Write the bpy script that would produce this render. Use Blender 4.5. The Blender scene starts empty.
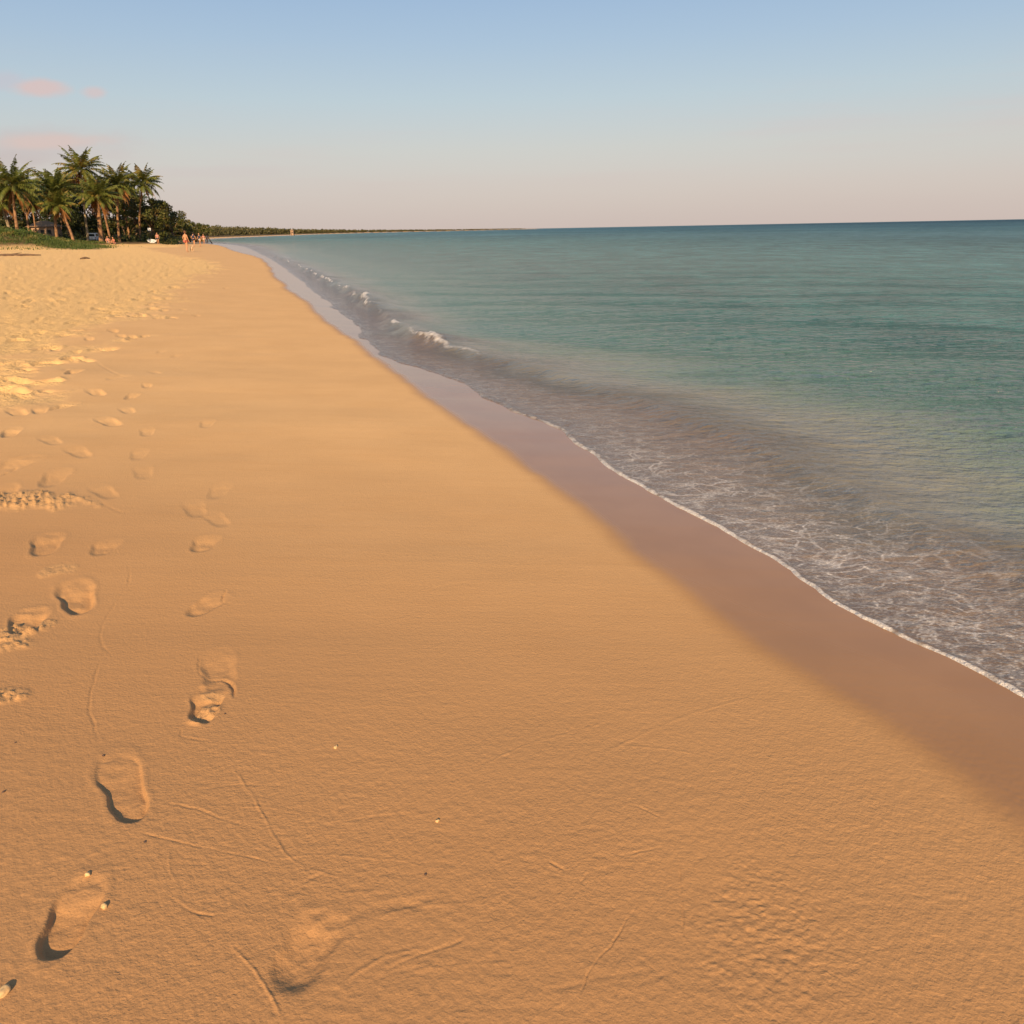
import bpy, bmesh, math, random
import numpy as np
from mathutils import Vector, Matrix
PI = math.pi
C = bpy.context.scene.collection
scn = bpy.context.scene
rnd = random.Random(7)
rs = np.random.RandomState(11)

# ------------------------------------------------------------------ camera maths (used only to read positions off the photo)
F = 804.0; PITCH = math.atan(283 / F); ROLL = math.radians(1.1); CAMZ = 1.6
def ray(px, py):
    x = (px - 512) / F; y = -(py - 512) / F
    c, s = math.cos(ROLL), math.sin(ROLL)
    X = x * c + y * s; Y = -x * s + y * c
    cp, sp = math.cos(PITCH), math.sin(PITCH)
    return X, cp + Y * sp, -sp + Y * cp
def P(px, py, z=0.0):
    d = ray(px, py); t = (z - CAMZ) / d[2]
    return d[0] * t, d[1] * t
def AT(px, Y, py=238):
    d = ray(px, py); return d[0] * Y / d[1], Y

# ------------------------------------------------------------------ numpy noise
TAB = rs.rand(256, 256).astype(np.float32)
def vn(x, y):
    xi = np.floor(x); yi = np.floor(y)
    fx = (x - xi); fy = (y - yi)
    fx = fx * fx * (3 - 2 * fx); fy = fy * fy * (3 - 2 * fy)
    xi = xi.astype(np.int64) & 255; yi = yi.astype(np.int64) & 255
    x1 = (xi + 1) & 255; y1 = (yi + 1) & 255
    a = TAB[xi, yi] * (1 - fx) + TAB[x1, yi] * fx
    b = TAB[xi, y1] * (1 - fx) + TAB[x1, y1] * fx
    return (a * (1 - fy) + b * fy) * 2 - 1
def fbm(x, y, o=4, g=0.5):
    s = np.zeros_like(x); a = 1.0; t = 0
    for i in range(o):
        c, q = math.cos(0.6 * i), math.sin(0.6 * i)
        s += a * vn((x * c - y * q) * 2 ** i + 17.3 * i, (x * q + y * c) * 2 ** i + 5.1 * i); t += a; a *= g
    return s / t
def sst(a, b, x):
    t = np.clip((x - a) / (b - a), 0, 1); return t * t * (3 - 2 * t)
def pchip(xs, ys):
    xs = np.array(xs, float); ys = np.array(ys, float); h = np.diff(xs); dl = np.diff(ys) / h
    m = np.empty_like(xs); m[0] = dl[0]; m[-1] = dl[-1]; m[1:-1] = (dl[:-1] * h[1:] + dl[1:] * h[:-1]) / (h[:-1] + h[1:])
    def f(x, slope=False):
        x = np.asarray(x, float); xc = np.clip(x, xs[0], xs[-1])
        i = np.clip(np.searchsorted(xs, xc) - 1, 0, len(h) - 1)
        t = (xc - xs[i]) / h[i]
        v = ((1 + 2 * t) * (1 - t) ** 2 * ys[i] + t * (1 - t) ** 2 * h[i] * m[i] + t * t * (3 - 2 * t) * ys[i + 1] + t * t * (t - 1) * h[i] * m[i + 1])
        return v + np.where(x < xs[0], (x - xs[0]) * m[0], 0) + np.where(x > xs[-1], (x - xs[-1]) * m[-1], 0)
    return f

# shoreline x as a function of y
FAR = [(-38.3, 121.7), (-62.9, 179.4), (-90, 240), (-111.4, 318), (-160.4, 602), (-209.5, 1071), (-190, 1350), (-111, 1678), (40, 2300), (120, 2800)]
wp = [P(*p) for p in [(1024,697),(960,665),(900,637),(840,608),(780,565),(720,528),(640,485),(600,460),(545,425),(500,405),(450,378),(399,362),(357,327),(325,300),(300,280),(275,262),(256,252)]]
WL = [(2.75, 0.0)] + wp + FAR
Xw0 = pchip([p[1] for p in WL], [p[0] for p in WL])
dp_ = [P(*p, z=0.03) for p in [(1024,830),(928,756),(890,731),(826,693),(763,655),(700,604),(620,545),(560,497),(500,452),(467,430),(415,390),(378,361),(341,332),(285,287),(256,257)]]
DL = [(1.75, 0.6)] + dp_ + [(-25.4, 79.2)] + [(x - 3, y) for x, y in FAR]
Xd0 = pchip([p[1] for p in DL], [p[0] for p in DL])
cp_ = [P(*p) for p in [(1024,575),(900,520),(800,470),(700,425),(640,402),(560,378),(480,357),(425,342),(400,326),(365,302),(345,290),(320,277),(296,265),(275,256)]]
CL = [(3.6, 0.5)] + cp_ + [(-22.3, 79.2)] + [(x + 2, y) for x, y in FAR]
Xc0 = pchip([p[1] for p in CL], [p[0] for p in CL])
def cosang(y):
    s = (Xw0(y + .25) - Xw0(y - .25)) / .5
    return 1 / np.sqrt(1 + s * s)
def inland(x, y):
    w = 0.045 * vn(y * 0.9, y * 0 + 3.3) * np.clip(y / 4, 0.5, 1.3) + 0.026 * vn(y * 2.6 + 9, y * 0 + 8.1) * np.clip(y / 5, .6, 2) + 0.010 * vn(y * 8 + 2, y * 0 + 1.7) + 0.004 * vn(y * 23 + 2, y * 0 + 4.7)
    d = (Xw0(y) + w - x) * cosang(y)
    return np.where(y > 2800, -np.abs(y - 2800) * .2 - 1, d)

# ------------------------------------------------------------------ terrain height
def terrain(x, y):
    d = inland(x, y)
    z = np.where(d > 0, 0.045 * np.minimum(d, 4) + 0.018 * np.clip(d - 4, 0, 16) + 0.012 * np.clip(d - 20, 0, 12), np.maximum(0.06 * d, -4))
    g = grove(x, y)
    z = z + 0.45 * g
    dn = np.interp(x * 100 / np.clip(y, 80, 130), [-75, -60.7, -56, -53.5, -51, -49, -47], [2.6, 2.15, 1.5, .85, .4, .08, 0]) * sst(86, 97, y) * sst(124, 108, y)
    z = z + dn + np.minimum(dn, 1) * .22 * vn(x * .35, y * .35)
    z = z + np.where((d > 8), 0.05 * vn(x * .12, y * .12) * np.clip((d - 8) / 8, 0, 1), 0)
    return z
def grove(x, y):
    edge = np.interp(y, [100, 112, 124, 150, 200, 300, 3000], [-60, -53, -49.5, -56, -88, -125, -1000])
    edge = np.where(y > 150, np.minimum(Xw0(y) - 13, 1e9), edge)
    return sst(0, 5, edge - x) * sst(100, 118, y)
def tz(x, y):
    return float(terrain(np.array([float(x)]), np.array([float(y)]))[0])

# ------------------------------------------------------------------ polar grid
def polar_grid(th0, th1, dense, rmin, fine=1900):
    a = np.arange(-43.5, 43.51, dense)
    left = np.arange(th0, -43.5, 2.2) if th0 < -44 else np.array([])
    right = np.arange(43.5 + 1.5, th1 + .01, 2.2) if th1 > 44 else np.array([])
    th = np.radians(np.concatenate([left, a, right]))
    R = []; r = rmin
    while r < 26000:
        R.append(r)
        if r < 1.0: dr = 0.12
        elif r < 45: dr = max(0.0032, r * r / (1000 if r < 6 else fine))
        elif r < 230: dr = 1.5
        else: dr = r * .035
        r += dr
    R = np.array(R)
    return th, R
def grid_mesh(name, th, R, zf, attrs, closed, keep=None, mat=None):
    T, RR = np.meshgrid(th, R)
    x = (RR * np.sin(T)).ravel(); y = (RR * np.cos(T)).ravel()
    z, at = zf(x, y)
    nt, nr = len(th), len(R)
    idx = np.arange(nr * nt).reshape(nr, nt)
    a = idx[:-1, :-1]; b = idx[:-1, 1:]; c = idx[1:, 1:]; d = idx[1:, :-1]
    q = np.stack([a, b, c, d], -1).reshape(-1, 4)
    if closed:
        a = idx[:-1, -1]; b = idx[:-1, 0]; c = idx[1:, 0]; d = idx[1:, -1]
        q = np.concatenate([q, np.stack([a, b, c, d], -1)])
    if keep is not None:
        k = keep(x, y)
        q = q[k[q].any(1)]
        used = np.zeros(len(x), bool); used[q.ravel()] = True
        remap = np.cumsum(used) - 1
        q = remap[q]; x, y, z = x[used], y[used], z[used]; at = {n: v[used] for n, v in at.items()}
    me = bpy.data.meshes.new(name)
    me.vertices.add(len(x)); me.vertices.foreach_set('co', np.stack([x, y, z], -1).astype(np.float32).ravel())
    me.loops.add(q.size); me.loops.foreach_set('vertex_index', q.astype(np.int32).ravel())
    me.polygons.add(len(q)); me.polygons.foreach_set('loop_start', np.arange(0, q.size, 4, dtype=np.int32))
    me.update(calc_edges=True)
    me.polygons.foreach_set('use_smooth', np.ones(len(q), bool))
    for n, v in at.items():
        if v.ndim == 1:
            A = me.attributes.new(n, 'FLOAT', 'POINT'); A.data.foreach_set('value', v.astype(np.float32))
        else:
            A = me.attributes.new(n, 'FLOAT_COLOR', 'POINT')
            A.data.foreach_set('color', np.concatenate([v, np.ones((len(v), 1))], 1).astype(np.float32).ravel())
    o = bpy.data.objects.new(name, me); C.objects.link(o)
    if mat: me.materials.append(mat)
    return o

# ------------------------------------------------------------------ node helpers
class NT:
    def __init__(s, tree): s.t = tree; s.n = tree.nodes; s.l = tree.links
    def new(s, typ, **kw):
        n = s.n.new(typ)
        for k, v in kw.items():
            if k.startswith('i_'):
                key = k[2:]; key = int(key) if key.isdigit() else key.replace('_', ' ')
                s.set(n.inputs[key], v)
            else: setattr(n, k, v)
        return n
    def set(s, sock, v):
        if isinstance(v, bpy.types.NodeSocket): s.l.new(v, sock)
        else: sock.default_value = v
    def math(s, op, a, b=None, c=None, clamp=False):
        n = s.n.new('ShaderNodeMath'); n.operation = op; n.use_clamp = clamp
        s.set(n.inputs[0], a)
        if b is not None: s.set(n.inputs[1], b)
        if c is not None: s.set(n.inputs[2], c)
        return n.outputs[0]
    def mix(s, f, a, b, mode='MIX'):
        n = s.n.new('ShaderNodeMix'); n.data_type = 'RGBA'; n.blend_type = mode; n.clamp_factor = True
        s.set(n.inputs[0], f); s.set(n.inputs[6], a); s.set(n.inputs[7], b); return n.outputs[2]
    def ramp(s, f, stops, interp='LINEAR'):
        n = s.n.new('ShaderNodeValToRGB'); n.color_ramp.interpolation = interp
        e = n.color_ramp.elements
        while len(e) < len(stops): e.new(0.5)
        for k, (p, c) in enumerate(stops):
            e[k].position = p; e[k].color = (*c, 1) if len(c) == 3 else c
        s.set(n.inputs[0], f); return n.outputs[0]
    def mr(s, v, a, b, c=0., d=1., smooth=True):
        n = s.n.new('ShaderNodeMapRange'); n.interpolation_type = 'SMOOTHSTEP' if smooth else 'LINEAR'
        s.set(n.inputs[0], v)
        for k, q in zip((1, 2, 3, 4), (a, b, c, d)): s.set(n.inputs[k], q)
        return n.outputs[0]
    def noise(s, vec, scale, detail=3, rough=.5, dist=0):
        n = s.n.new('ShaderNodeTexNoise'); s.l.new(vec, n.inputs['Vector'])
        n.inputs['Scale'].default_value = scale; n.inputs['Detail'].default_value = detail
        n.inputs['Roughness'].default_value = rough; n.inputs['Distortion'].default_value = dist
        return n.outputs[0]
    def scaled(s, vec, sc, rot=0):
        n = s.n.new('ShaderNodeMapping'); s.l.new(vec, n.inputs[0]); n.inputs['Scale'].default_value = sc
        n.inputs['Rotation'].default_value = (0, 0, rot); return n.outputs[0]
    def attr(s, name, out='Fac'):
        n = s.n.new('ShaderNodeAttribute'); n.attribute_name = name; return n.outputs[out]
def newmat(name):
    m = bpy.data.materials.new(name); m.use_nodes = True
    t = NT(m.node_tree); b = t.n['Principled BSDF']; return m, t, b
def lin(r, g, b):
    return tuple(((v / 255 + .055) / 1.055) ** 2.4 if v > 10 else v / 255 / 12.92 for v in (r, g, b))
def mat(name, col, rough=.7, col2=None, scale=6, spec=.3, metal=0, bump=0, bscale=20):
    m, t, b = newmat(name)
    g = t.new('ShaderNodeTexCoord').outputs['Object']
    n = t.noise(g, scale, 4, .6)
    col2 = col2 or tuple(c * .75 for c in col)
    t.set(b.inputs['Base Color'], t.mix(t.mr(n, .35, .65), (*col, 1), (*col2, 1)))
    b.inputs['Roughness'].default_value = rough; b.inputs['Specular IOR Level'].default_value = spec
    b.inputs['Metallic'].default_value = metal
    if bump:
        bn = t.new('ShaderNodeBump', i_Strength=1.0, i_Distance=bump, i_Height=t.noise(g, bscale, 3)); t.set(b.inputs['Normal'], bn.outputs[0])
    return m
def leafmat(name, c1, c2, c3=None, trans=.25):
    m, t, b = newmat(name)
    g = t.new('ShaderNodeNewGeometry')
    ri = g.outputs['Random Per Island']
    ob = t.new('ShaderNodeTexCoord').outputs['Object']
    n = t.noise(ob, .55, 4, .6)
    c = t.mix(ri, (*c1, 1), (*c2, 1))
    if c3: c = t.mix(t.mr(n, .5, .66), c, (*c3, 1))
    t.set(b.inputs['Base Color'], c); b.inputs['Roughness'].default_value = .55; b.inputs['Specular IOR Level'].default_value = .3
    tr = t.new('ShaderNodeBsdfTranslucent', i_Color=c)
    mx = t.new('ShaderNodeMixShader', i_0=trans); t.l.new(b.outputs[0], mx.inputs[1]); t.l.new(tr.outputs[0], mx.inputs[2])
    t.l.new(mx.outputs[0], t.n['Material Output'].inputs[0])
    return m

# ------------------------------------------------------------------ sand material
def sand_material():
    m, t, b = newmat('sand')
    pos = t.new('ShaderNodeNewGeometry').outputs['Position']
    wet, dry, near_vignette, veg = t.attr('wet'), t.attr('dry'), t.attr('near_vignette'), t.attr('veg')
    # colours
    n1 = t.noise(pos, 1.1, 4, .6); n2 = t.noise(pos, 420, 2, .7); n3 = t.noise(t.scaled(pos, (1, 7, 1), .35), 1.6, 4, .6)
    base = t.mix(t.mr(n1, .3, .7), (*SAND_A, 1), (*SAND_B, 1))
    base = t.mix(t.math('MULTIPLY', t.mr(n3, .45, .75), .35), base, (*SAND_D, 1))
    base = t.mix(dry, base, (*SAND_DRY, 1))
    base = t.mix(near_vignette, base, (*SAND_VIGNETTE, 1))  # vignette falloff painted into the foreground sand, with some dampness
    grain = t.math('MULTIPLY_ADD', t.mr(n2, .25, .75, smooth=False), .34, .83)
    base = t.mix(1.0, base, t.new('ShaderNodeCombineColor', i_0=grain, i_1=grain, i_2=grain).outputs[0], 'MULTIPLY')
    wc = t.mix(t.mr(t.noise(pos, 2.2, 3), .3, .7), (*SAND_WET, 1), (*SAND_WET2, 1))
    col = t.mix(wet, base, wc)
    soil = t.mix(t.mr(t.noise(pos, .8, 5, .7), .35, .65), (.06, .045, .02, 1), (.15, .095, .045, 1))
    col = t.mix(veg, col, soil)
    t.set(b.inputs['Base Color'], col)
    sheen = t.attr('sheen')
    t.set(b.inputs['Roughness'], t.mr(sheen, 0, 1, .85, .17))
    t.set(b.inputs['Specular IOR Level'], t.mr(sheen, 0, 1, .12, .36))
    # relief
    f1 = t.noise(pos, 120, 3, .55, .4)
    f2 = t.noise(t.scaled(pos, (1, 1.3, 1), .2), 42, 3, .6)
    f3 = t.noise(t.scaled(pos, (1, 5, 1), -.25), 6, 4, .6)
    f4 = t.noise(pos, 10, 5, .75)
    dw = t.math('SUBTRACT', 1.0, wet)
    h = t.math('MULTIPLY', t.math('MULTIPLY', f1, t.mr(t.noise(pos, 1.7, 3), .35, .65, .0017, .0026)), 1.0)
    h = t.math('MULTIPLY_ADD', f2, .0011, h)
    h = t.math('MULTIPLY_ADD', f3, .0014, h)
    h = t.math('MULTIPLY', h, t.math('MULTIPLY_ADD', dw, .95, .03))
    h = t.math('ADD', h, t.math('MULTIPLY', t.math('MULTIPLY', t.math('SUBTRACT', f4, .5), .075), dry))
    bn = t.new('ShaderNodeBump', i_Strength=1.0, i_Distance=1.0, i_Height=h)
    t.set(b.inputs['Normal'], bn.outputs[0])
    return m
SAND_A = (.62, .382, .178); SAND_B = (.58, .353, .162); SAND_D = (.55, .322, .138)
SAND_DRY = (.77, .495, .215); SAND_VIGNETTE = (.378, .197, .086)  # second tone: near sand with vignette darkening painted in
SAND_WET = (.325, .170, .070); SAND_WET2 = (.295, .152, .061)

# ------------------------------------------------------------------ sand relief features
foot = []   # (px1,py1,px2,py2,width m,depth m,softness)
def fp(a, b, c, d, w, dep, soft=.14, dz=.1): foot.append((a, b, c, d, w, dep, soft, dz))
fp(115, 764, 137, 829, .108, .017, .09)
fp(92, 892, 55, 972, .098, .024, .13)
fp(318, 930, 298, 973, .11, .020, .45)
fp(216, 655, 222, 690, .11, .012, .35)
fp(212, 690, 203, 726, .10, .022, .16)
fp(224, 598, 192, 618, .105, .013, .2)
fp(75, 590, 82, 618, .13, .030, .2)
fp(36, 618, 22, 642, .12, .030, .25)
fp(208, 522, 197, 536, .12, .016, .25, .2)
fp(48, 526, 40, 545, .13, .020, .2, .2)
fp(108, 530, 98, 542, .12, .013, .25, .2)
for x, y, s, dep in [(191,487,1,.014),(212,496,.9,.012),(216,469,1,.013),(100,475,1,.016),(52,463,1.2,.03),(140,455,1,.012),(75,440,1.1,.018),(136,439,.9,.012),
                     (48,431,1,.018),(145,419,.9,.012),(106,411,1.2,.028),(15,404,1.2,.035),(9,424,1.0,.03),(62,397,1.2,.028),(94,383,1.2,.035),(125,399,1,.018),
                     (130,385,.9,.025),(22,385,1.3,.05),(205,409,.9,.012),(145,375,.8,.02),(118,369,1.1,.015),(152,362,.9,.014),(10,455,1.5,.035),(4,477,1,.03),
                     (112,326,1.1,.05),(120,330,1,.05),(130,330,1,.05),(144,329,1,.05),(74,345,1,.05),(73,365,1.2,.06),(28,360,1.2,.06),(155,313,.9,.05),(183,294,.9,.05),
                     (200,278,1,.05),(225,283,1.2,.04),(195,309,1,.03),(20,332,1.3,.08),(55,344,1,.06),(88,334,1,.05),(36,318,1.1,.06),(60,308,1.1,.06),(38,402,1,.03),(175,345,.8,.012),(160,342,.8,.012)]:
    X0, Y0 = P(x, y, .25); L = .15 * s
    ang = rnd.uniform(-.5, .5) - .3
    foot.append(('w', X0, Y0, ang, L, .11 * s, dep * (.62 if y > 430 else .9), .35))
ridges = []  # (pixel polyline, height, width, dz)
def rg(pts, h=.003, w=.006, dz=.1): ridges.append((pts, h * .85, w * .62, dz))
rg([(127,556),(128,578),(112,602),(101,622),(101,640),(114,652)], -.004, .007, .15)
rg([(101,652),(92,678),(88,702),(94,724),(98,738)], -.004, .006, .15)
rg([(228,762),(262,815),(286,858),(318,874),(352,880)], .0035, .006)
rg([(132,840),(182,851),(240,861),(276,868)], -.004, .005)
rg([(163,810),(202,817),(225,826),(252,832)], -.004, .006)
rg([(170,905),(195,921),(222,924)], -.004, .006)
rg([(170,862),(175,890)], .003, .005)
rg([(232,952),(262,985),(284,1023)], .005, .006)
rg([(335,930),(365,912),(400,905),(425,906)], -.006, .02)
rg([(330,900),(360,893),(395,892)], .003, .01)
rg([(345,985),(385,958),(425,948)], .004, .008)
rg([(380,975),(420,955),(445,946),(470,935)], -.003, .007)
rg([(300,888),(318,877)], -.004, .01)
rg([(640,892),(628,912),(612,938),(604,948),(588,968),(579,994)], -.004, .004)
rg([(626,797),(640,799),(668,812)], -.006, .006)
rg([(631,846),(662,839)], -.005, .006)
rg([(548,857),(566,865)], -.006, .006)
rg([(578,878),(590,866)], -.004, .004)
rg([(678,845),(684,915),(690,930)], -.003, .004)
rg([(208,683),(224,682),(232,688),(235,702)], -.014, .010)
rg([(200,660),(200,676),(212,684)], -.006, .006)
rg([(183,735),(184,742),(210,746)], -.005, .006)
rg([(228,592),(222,604),(233,607)], -.009, .008)
rg([(92,352),(120,368),(148,366)], -.008, .03, .25)
rg([(95,492),(118,502),(137,502)], -.007, .012, .2)
rg([(150,498),(105,495),(95,490)], -.004, .012, .2)
rg([(0,462),(15,455)], -.015, .02, .25)
for k in range(26):   # faint old swash arcs
    x0 = rnd.uniform(60, 640); y0 = rnd.uniform(560, 1000); L = rnd.uniform(40, 170); sl = rnd.uniform(-.45, .12)
    pts = [(x0 + L * u, y0 + sl * L * u - math.sin(u * PI) * L * rnd.uniform(.02, .05)) for u in (0, .33, .66, 1)]
    rg(pts, rnd.choice((-1, 1)) * rnd.uniform(.0008, .0022), rnd.uniform(.005, .012))
clods = [(20, 495, .42, .20, .055), (6, 645, .13, .13, .035), (30, 632, .09, .06, .03), (204, 712, .045, .06, .030), (3, 702, .09, .06, .03), (58, 575, .10, .07, .014), (212, 694, .05, .03, .014), (40, 628, .06, .04, .02)]

def relief(x, y, d):
    z = np.zeros_like(x)
    clod = np.zeros_like(x)
    near = np.where((y > .6) & (y < 60) & (np.abs(x) < 30) & (d > -.5))[0]
    nx, ny = x[near], y[near]; nz = np.zeros_like(nx)
    nz += .012 * fbm(nx * .9, ny * .9, 3) * sst(.3, 1.5, d[near])
    for f in foot:
        if f[0] == 'w':
            _, cx, cy, ang, L, W, dep, soft = f
            ux, uy = math.sin(ang), math.cos(ang)
        else:
            a = P(f[0], f[1], f[7]); bq = P(f[2], f[3], f[7])
            cx, cy = (a[0] + bq[0]) / 2, (a[1] + bq[1]) / 2
            ux, uy = a[0] - bq[0], a[1] - bq[1]; L = math.hypot(ux, uy) / 2; ux /= 2 * L; uy /= 2 * L
            L = max(L, .09); W, dep, soft = f[4], f[5], f[6]
        i = np.where((np.abs(nx - cx) < L * 2.3) & (np.abs(ny - cy) < L * 2.3))[0]
        if not len(i): continue
        px_, py_ = nx[i] - cx, ny[i] - cy
        nn = vn(nx[i] * 22 + cx * 9, ny[i] * 22)
        u = (px_ * ux + py_ * uy) / L + .04 * nn; v = px_ * uy - py_ * ux
        hw = W / 2 * (1 + .16 * np.clip(u, -1, 1) - .12 * np.exp(-((u + .15) / .3) ** 2))
        q = (np.abs(u) ** 3 + np.abs(v / hw + .06 * nn) ** 3) ** (1 / 3)
        inside = sst(1 + soft, 1 - soft, q)
        prof = .56 - .46 * u + .12 * np.cos(u * 5) + .16 * fbm(nx[i] * 30, ny[i] * 30, 2)
        rim = np.exp(-((q - 1.22) / .16) ** 2)
        nz[i] += -dep * inside * prof + dep * .06 * rim * (1 + .6 * nn)
    for pts, h, w, dz in ridges:
        q = [P(a, b, dz) for a, b in pts]
        # refine
        qs = []
        n = len(q)
        for k in range(n - 1):
            p0, p1, p2, p3 = q[max(k - 1, 0)], q[k], q[k + 1], q[min(k + 2, n - 1)]
            for s in (0, .25, .5, .75):
                qs.append(tuple(.5 * ((2 * p1[c]) + (-p0[c] + p2[c]) * s + (2 * p0[c] - 5 * p1[c] + 4 * p2[c] - p3[c]) * s * s + (-p0[c] + 3 * p1[c] - 3 * p2[c] + p3[c]) * s ** 3) for c in (0, 1)))
        qs.append(q[-1])
        xs = [p[0] for p in qs]; ys = [p[1] for p in qs]; mg = w * 4
        i = np.where((nx > min(xs) - mg) & (nx < max(xs) + mg) & (ny > min(ys) - mg) & (ny < max(ys) + mg))[0]
        if not len(i): continue
        ax, ay = nx[i], ny[i]
        ax = ax + .004 * vn(ax * 40, ay * 40)
        best = np.full(len(i), 1e9); tt = np.zeros(len(i))
        for k in range(len(qs) - 1):
            ex, ey = qs[k + 1][0] - qs[k][0], qs[k + 1][1] - qs[k][1]; l2 = ex * ex + ey * ey + 1e-12
            s = np.clip(((ax - qs[k][0]) * ex + (ay - qs[k][1]) * ey) / l2, 0, 1)
            dd = np.hypot(ax - qs[k][0] - s * ex, ay - qs[k][1] - s * ey)
            m_ = dd < best; best[m_] = dd[m_]; tt[m_] = (k + s[m_]) / (len(qs) - 1)
        fade = sst(0, .18, tt) * sst(1, .82, tt) * (.65 + .5 * vn(ax * 15, ay * 15))
        nz[i] += h * np.exp(-(best / w) ** 2) * fade - .35 * h * np.exp(-(best / (2.2 * w)) ** 2) * fade
    for a, bq, rx, ry, h in clods:
        cx, cy = P(a, bq, .12 if bq > 560 else .2)
        i = np.where((np.abs(nx - cx) < rx * 1.6) & (np.abs(ny - cy) < ry * 1.6))[0]
        if not len(i): continue
        e = np.hypot((nx[i] - cx) / rx, (ny[i] - cy) / ry) + .35 * vn(nx[i] * 14, ny[i] * 14)
        mk = sst(1.1, .6, e)
        lump = np.clip(vn(nx[i] * 42, ny[i] * 42) + .1, 0, 1) * .7 + np.clip(vn(nx[i] * 90 + 4, ny[i] * 90), 0, 1) * .45
        nz[i] += .48 * h * mk * (lump + .15)
        clod[near[i]] = np.maximum(clod[near[i]], mk)
    # rough weathered patch near the right foreground and a finer pitted belt
    cx, cy = P(770, 935, .08)
    e = np.hypot((nx - cx) / .20, (ny - cy) / .26) + .3 * vn(nx * 7, ny * 7)
    mk = sst(1.3, .2, e)
    i = mk > 0
    nz[i] += mk[i] * (.0006 * vn(nx[i] * 36 + .6 * ny[i] * 36, ny[i] * 70) + .0013 * vn(nx[i] * 80, ny[i] * 110))
    i = (ny < 3.5)
    nz[i] += .0010 * fbm(nx[i] * 60, ny[i] * 60, 2) * sst(3.5, 1.5, ny[i])
    z[near] += nz
    # dry trampled sand
    dryb = DRYX(y)
    dd = dryb - x + .5 * vn(x * 1.1, y * 1.1) + .4 * vn(x * 4, y * 4)
    dry = sst(-.1, .9, dd) * sst(1.5, 3.0, y)
    j = np.where((dry > 0) & (y < 90) & (y > 1.5))[0]
    xx, yy = x[j], y[j]
    pr = np.random.RandomState(5)
    sc = np.zeros_like(xx)
    for k in range(620):
        cy = 7.8 + 39 * pr.rand() ** 1.4; cx = float(DRYX(np.array([cy]))[0]) + .35 - (cy * .9 + 2) * pr.rand() ** 1.6
        rx, ry, dp = .06 + .07 * pr.rand(), .10 + .09 * pr.rand(), .035 + .045 * pr.rand(); an = pr.rand() * 3
        m_ = np.where((np.abs(xx - cx) < .4) & (np.abs(yy - cy) < .4))[0]
        if len(m_):
            c_, s_ = math.cos(an), math.sin(an); a_ = xx[m_] - cx; b_ = yy[m_] - cy
            q_ = np.hypot((a_ * c_ + b_ * s_) / rx, (b_ * c_ - a_ * s_) / ry)
            sc[m_] += -dp * sst(1.15, .5, q_) + dp * .25 * np.exp(-((q_ - 1.4) / .25) ** 2)
    pits = fbm(xx * 2.2, yy * 2.2, 3, .6)
    pit2 = np.clip(-vn(xx * 3.3 + 7, yy * 3.3) - .25, 0, 1)
    z[j] += sst(0, .3, dry[j]) * sc + dry[j] * (.018 * pits - .03 * pit2 + .02 * vn(xx * 7, yy * 7)) * sst(3, 8, yy)
    return z, np.maximum(dry, clod * .18)
dpts = [(-4.0, 4.6)] + [P(*p, z=.25) for p in [(0,410),(50,370),(75,347),(112,332),(150,315),(185,292),(200,279),(225,262)]] + [(-24, 62), (-40, 95), (-60, 140)]
_dx = pchip([p[1] for p in dpts], [p[0] for p in dpts])
def DRYX(y): return np.where(y < 100, _dx(np.minimum(y, 100)), Xw0(y) - 8)

def sand_fn(x, y):
    d = inland(x, y)
    z = terrain(x, y)
    r, dry = relief(x, y, d)
    z = z + r * sst(-.1, .9, d)
    ca = cosang(y)
    e = (Xd0(y) - x) * ca + .03 * vn(y * 1.1, x * .3) + .02 * vn(x * 6, y * 6) + .05 * vn(y * .4, y * 0 + 7) * np.clip(y / 12, 0, 1.5)
    w = .085 + .004 * np.clip(y, 0, 40)
    wet = sst(w, -w, e)
    sheen = np.clip(np.interp(y, [2, 4, 9], [.62, .8, 1]) + .12 * sst(.6, .0, d), 0, 1) * wet
    near_vignette = sst(7.0, .8, y + .25 * x + .5 * vn(x * .8, y * .8)) * (1 - dry)  # painted vignette mask, stronger towards the camera; partly damper sand
    near_vignette = near_vignette * .9 * (1 - .35 * sst(-.1, -.9, -e) * 0)
    g = grove(x, y); dn = sst(-47, -50, x * 100 / np.clip(y, 80, 130) + .8 * vn(x * .6, y * .6)) * sst(87, 91, y + 1.2 * vn(x * .3, y * .3))
    veg = np.where(y > 84, np.maximum(sst(.25, .6, g + .2 * vn(x * .3, y * .3)), dn), 0)
    veg = np.where((y > 150) & (d < 11), 0, veg)
    return z, dict(wet=wet, dry=np.clip(dry, 0, 1), near_vignette=np.clip(near_vignette, 0, 1), veg=np.clip(veg, 0, 1), sheen=sheen)

th, R = polar_grid(-180, 178, .075, .25)
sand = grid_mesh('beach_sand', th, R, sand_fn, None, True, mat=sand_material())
sand['kind'] = 'structure'; sand['label'] = 'golden sand beach with footprints sloping to the water'

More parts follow.
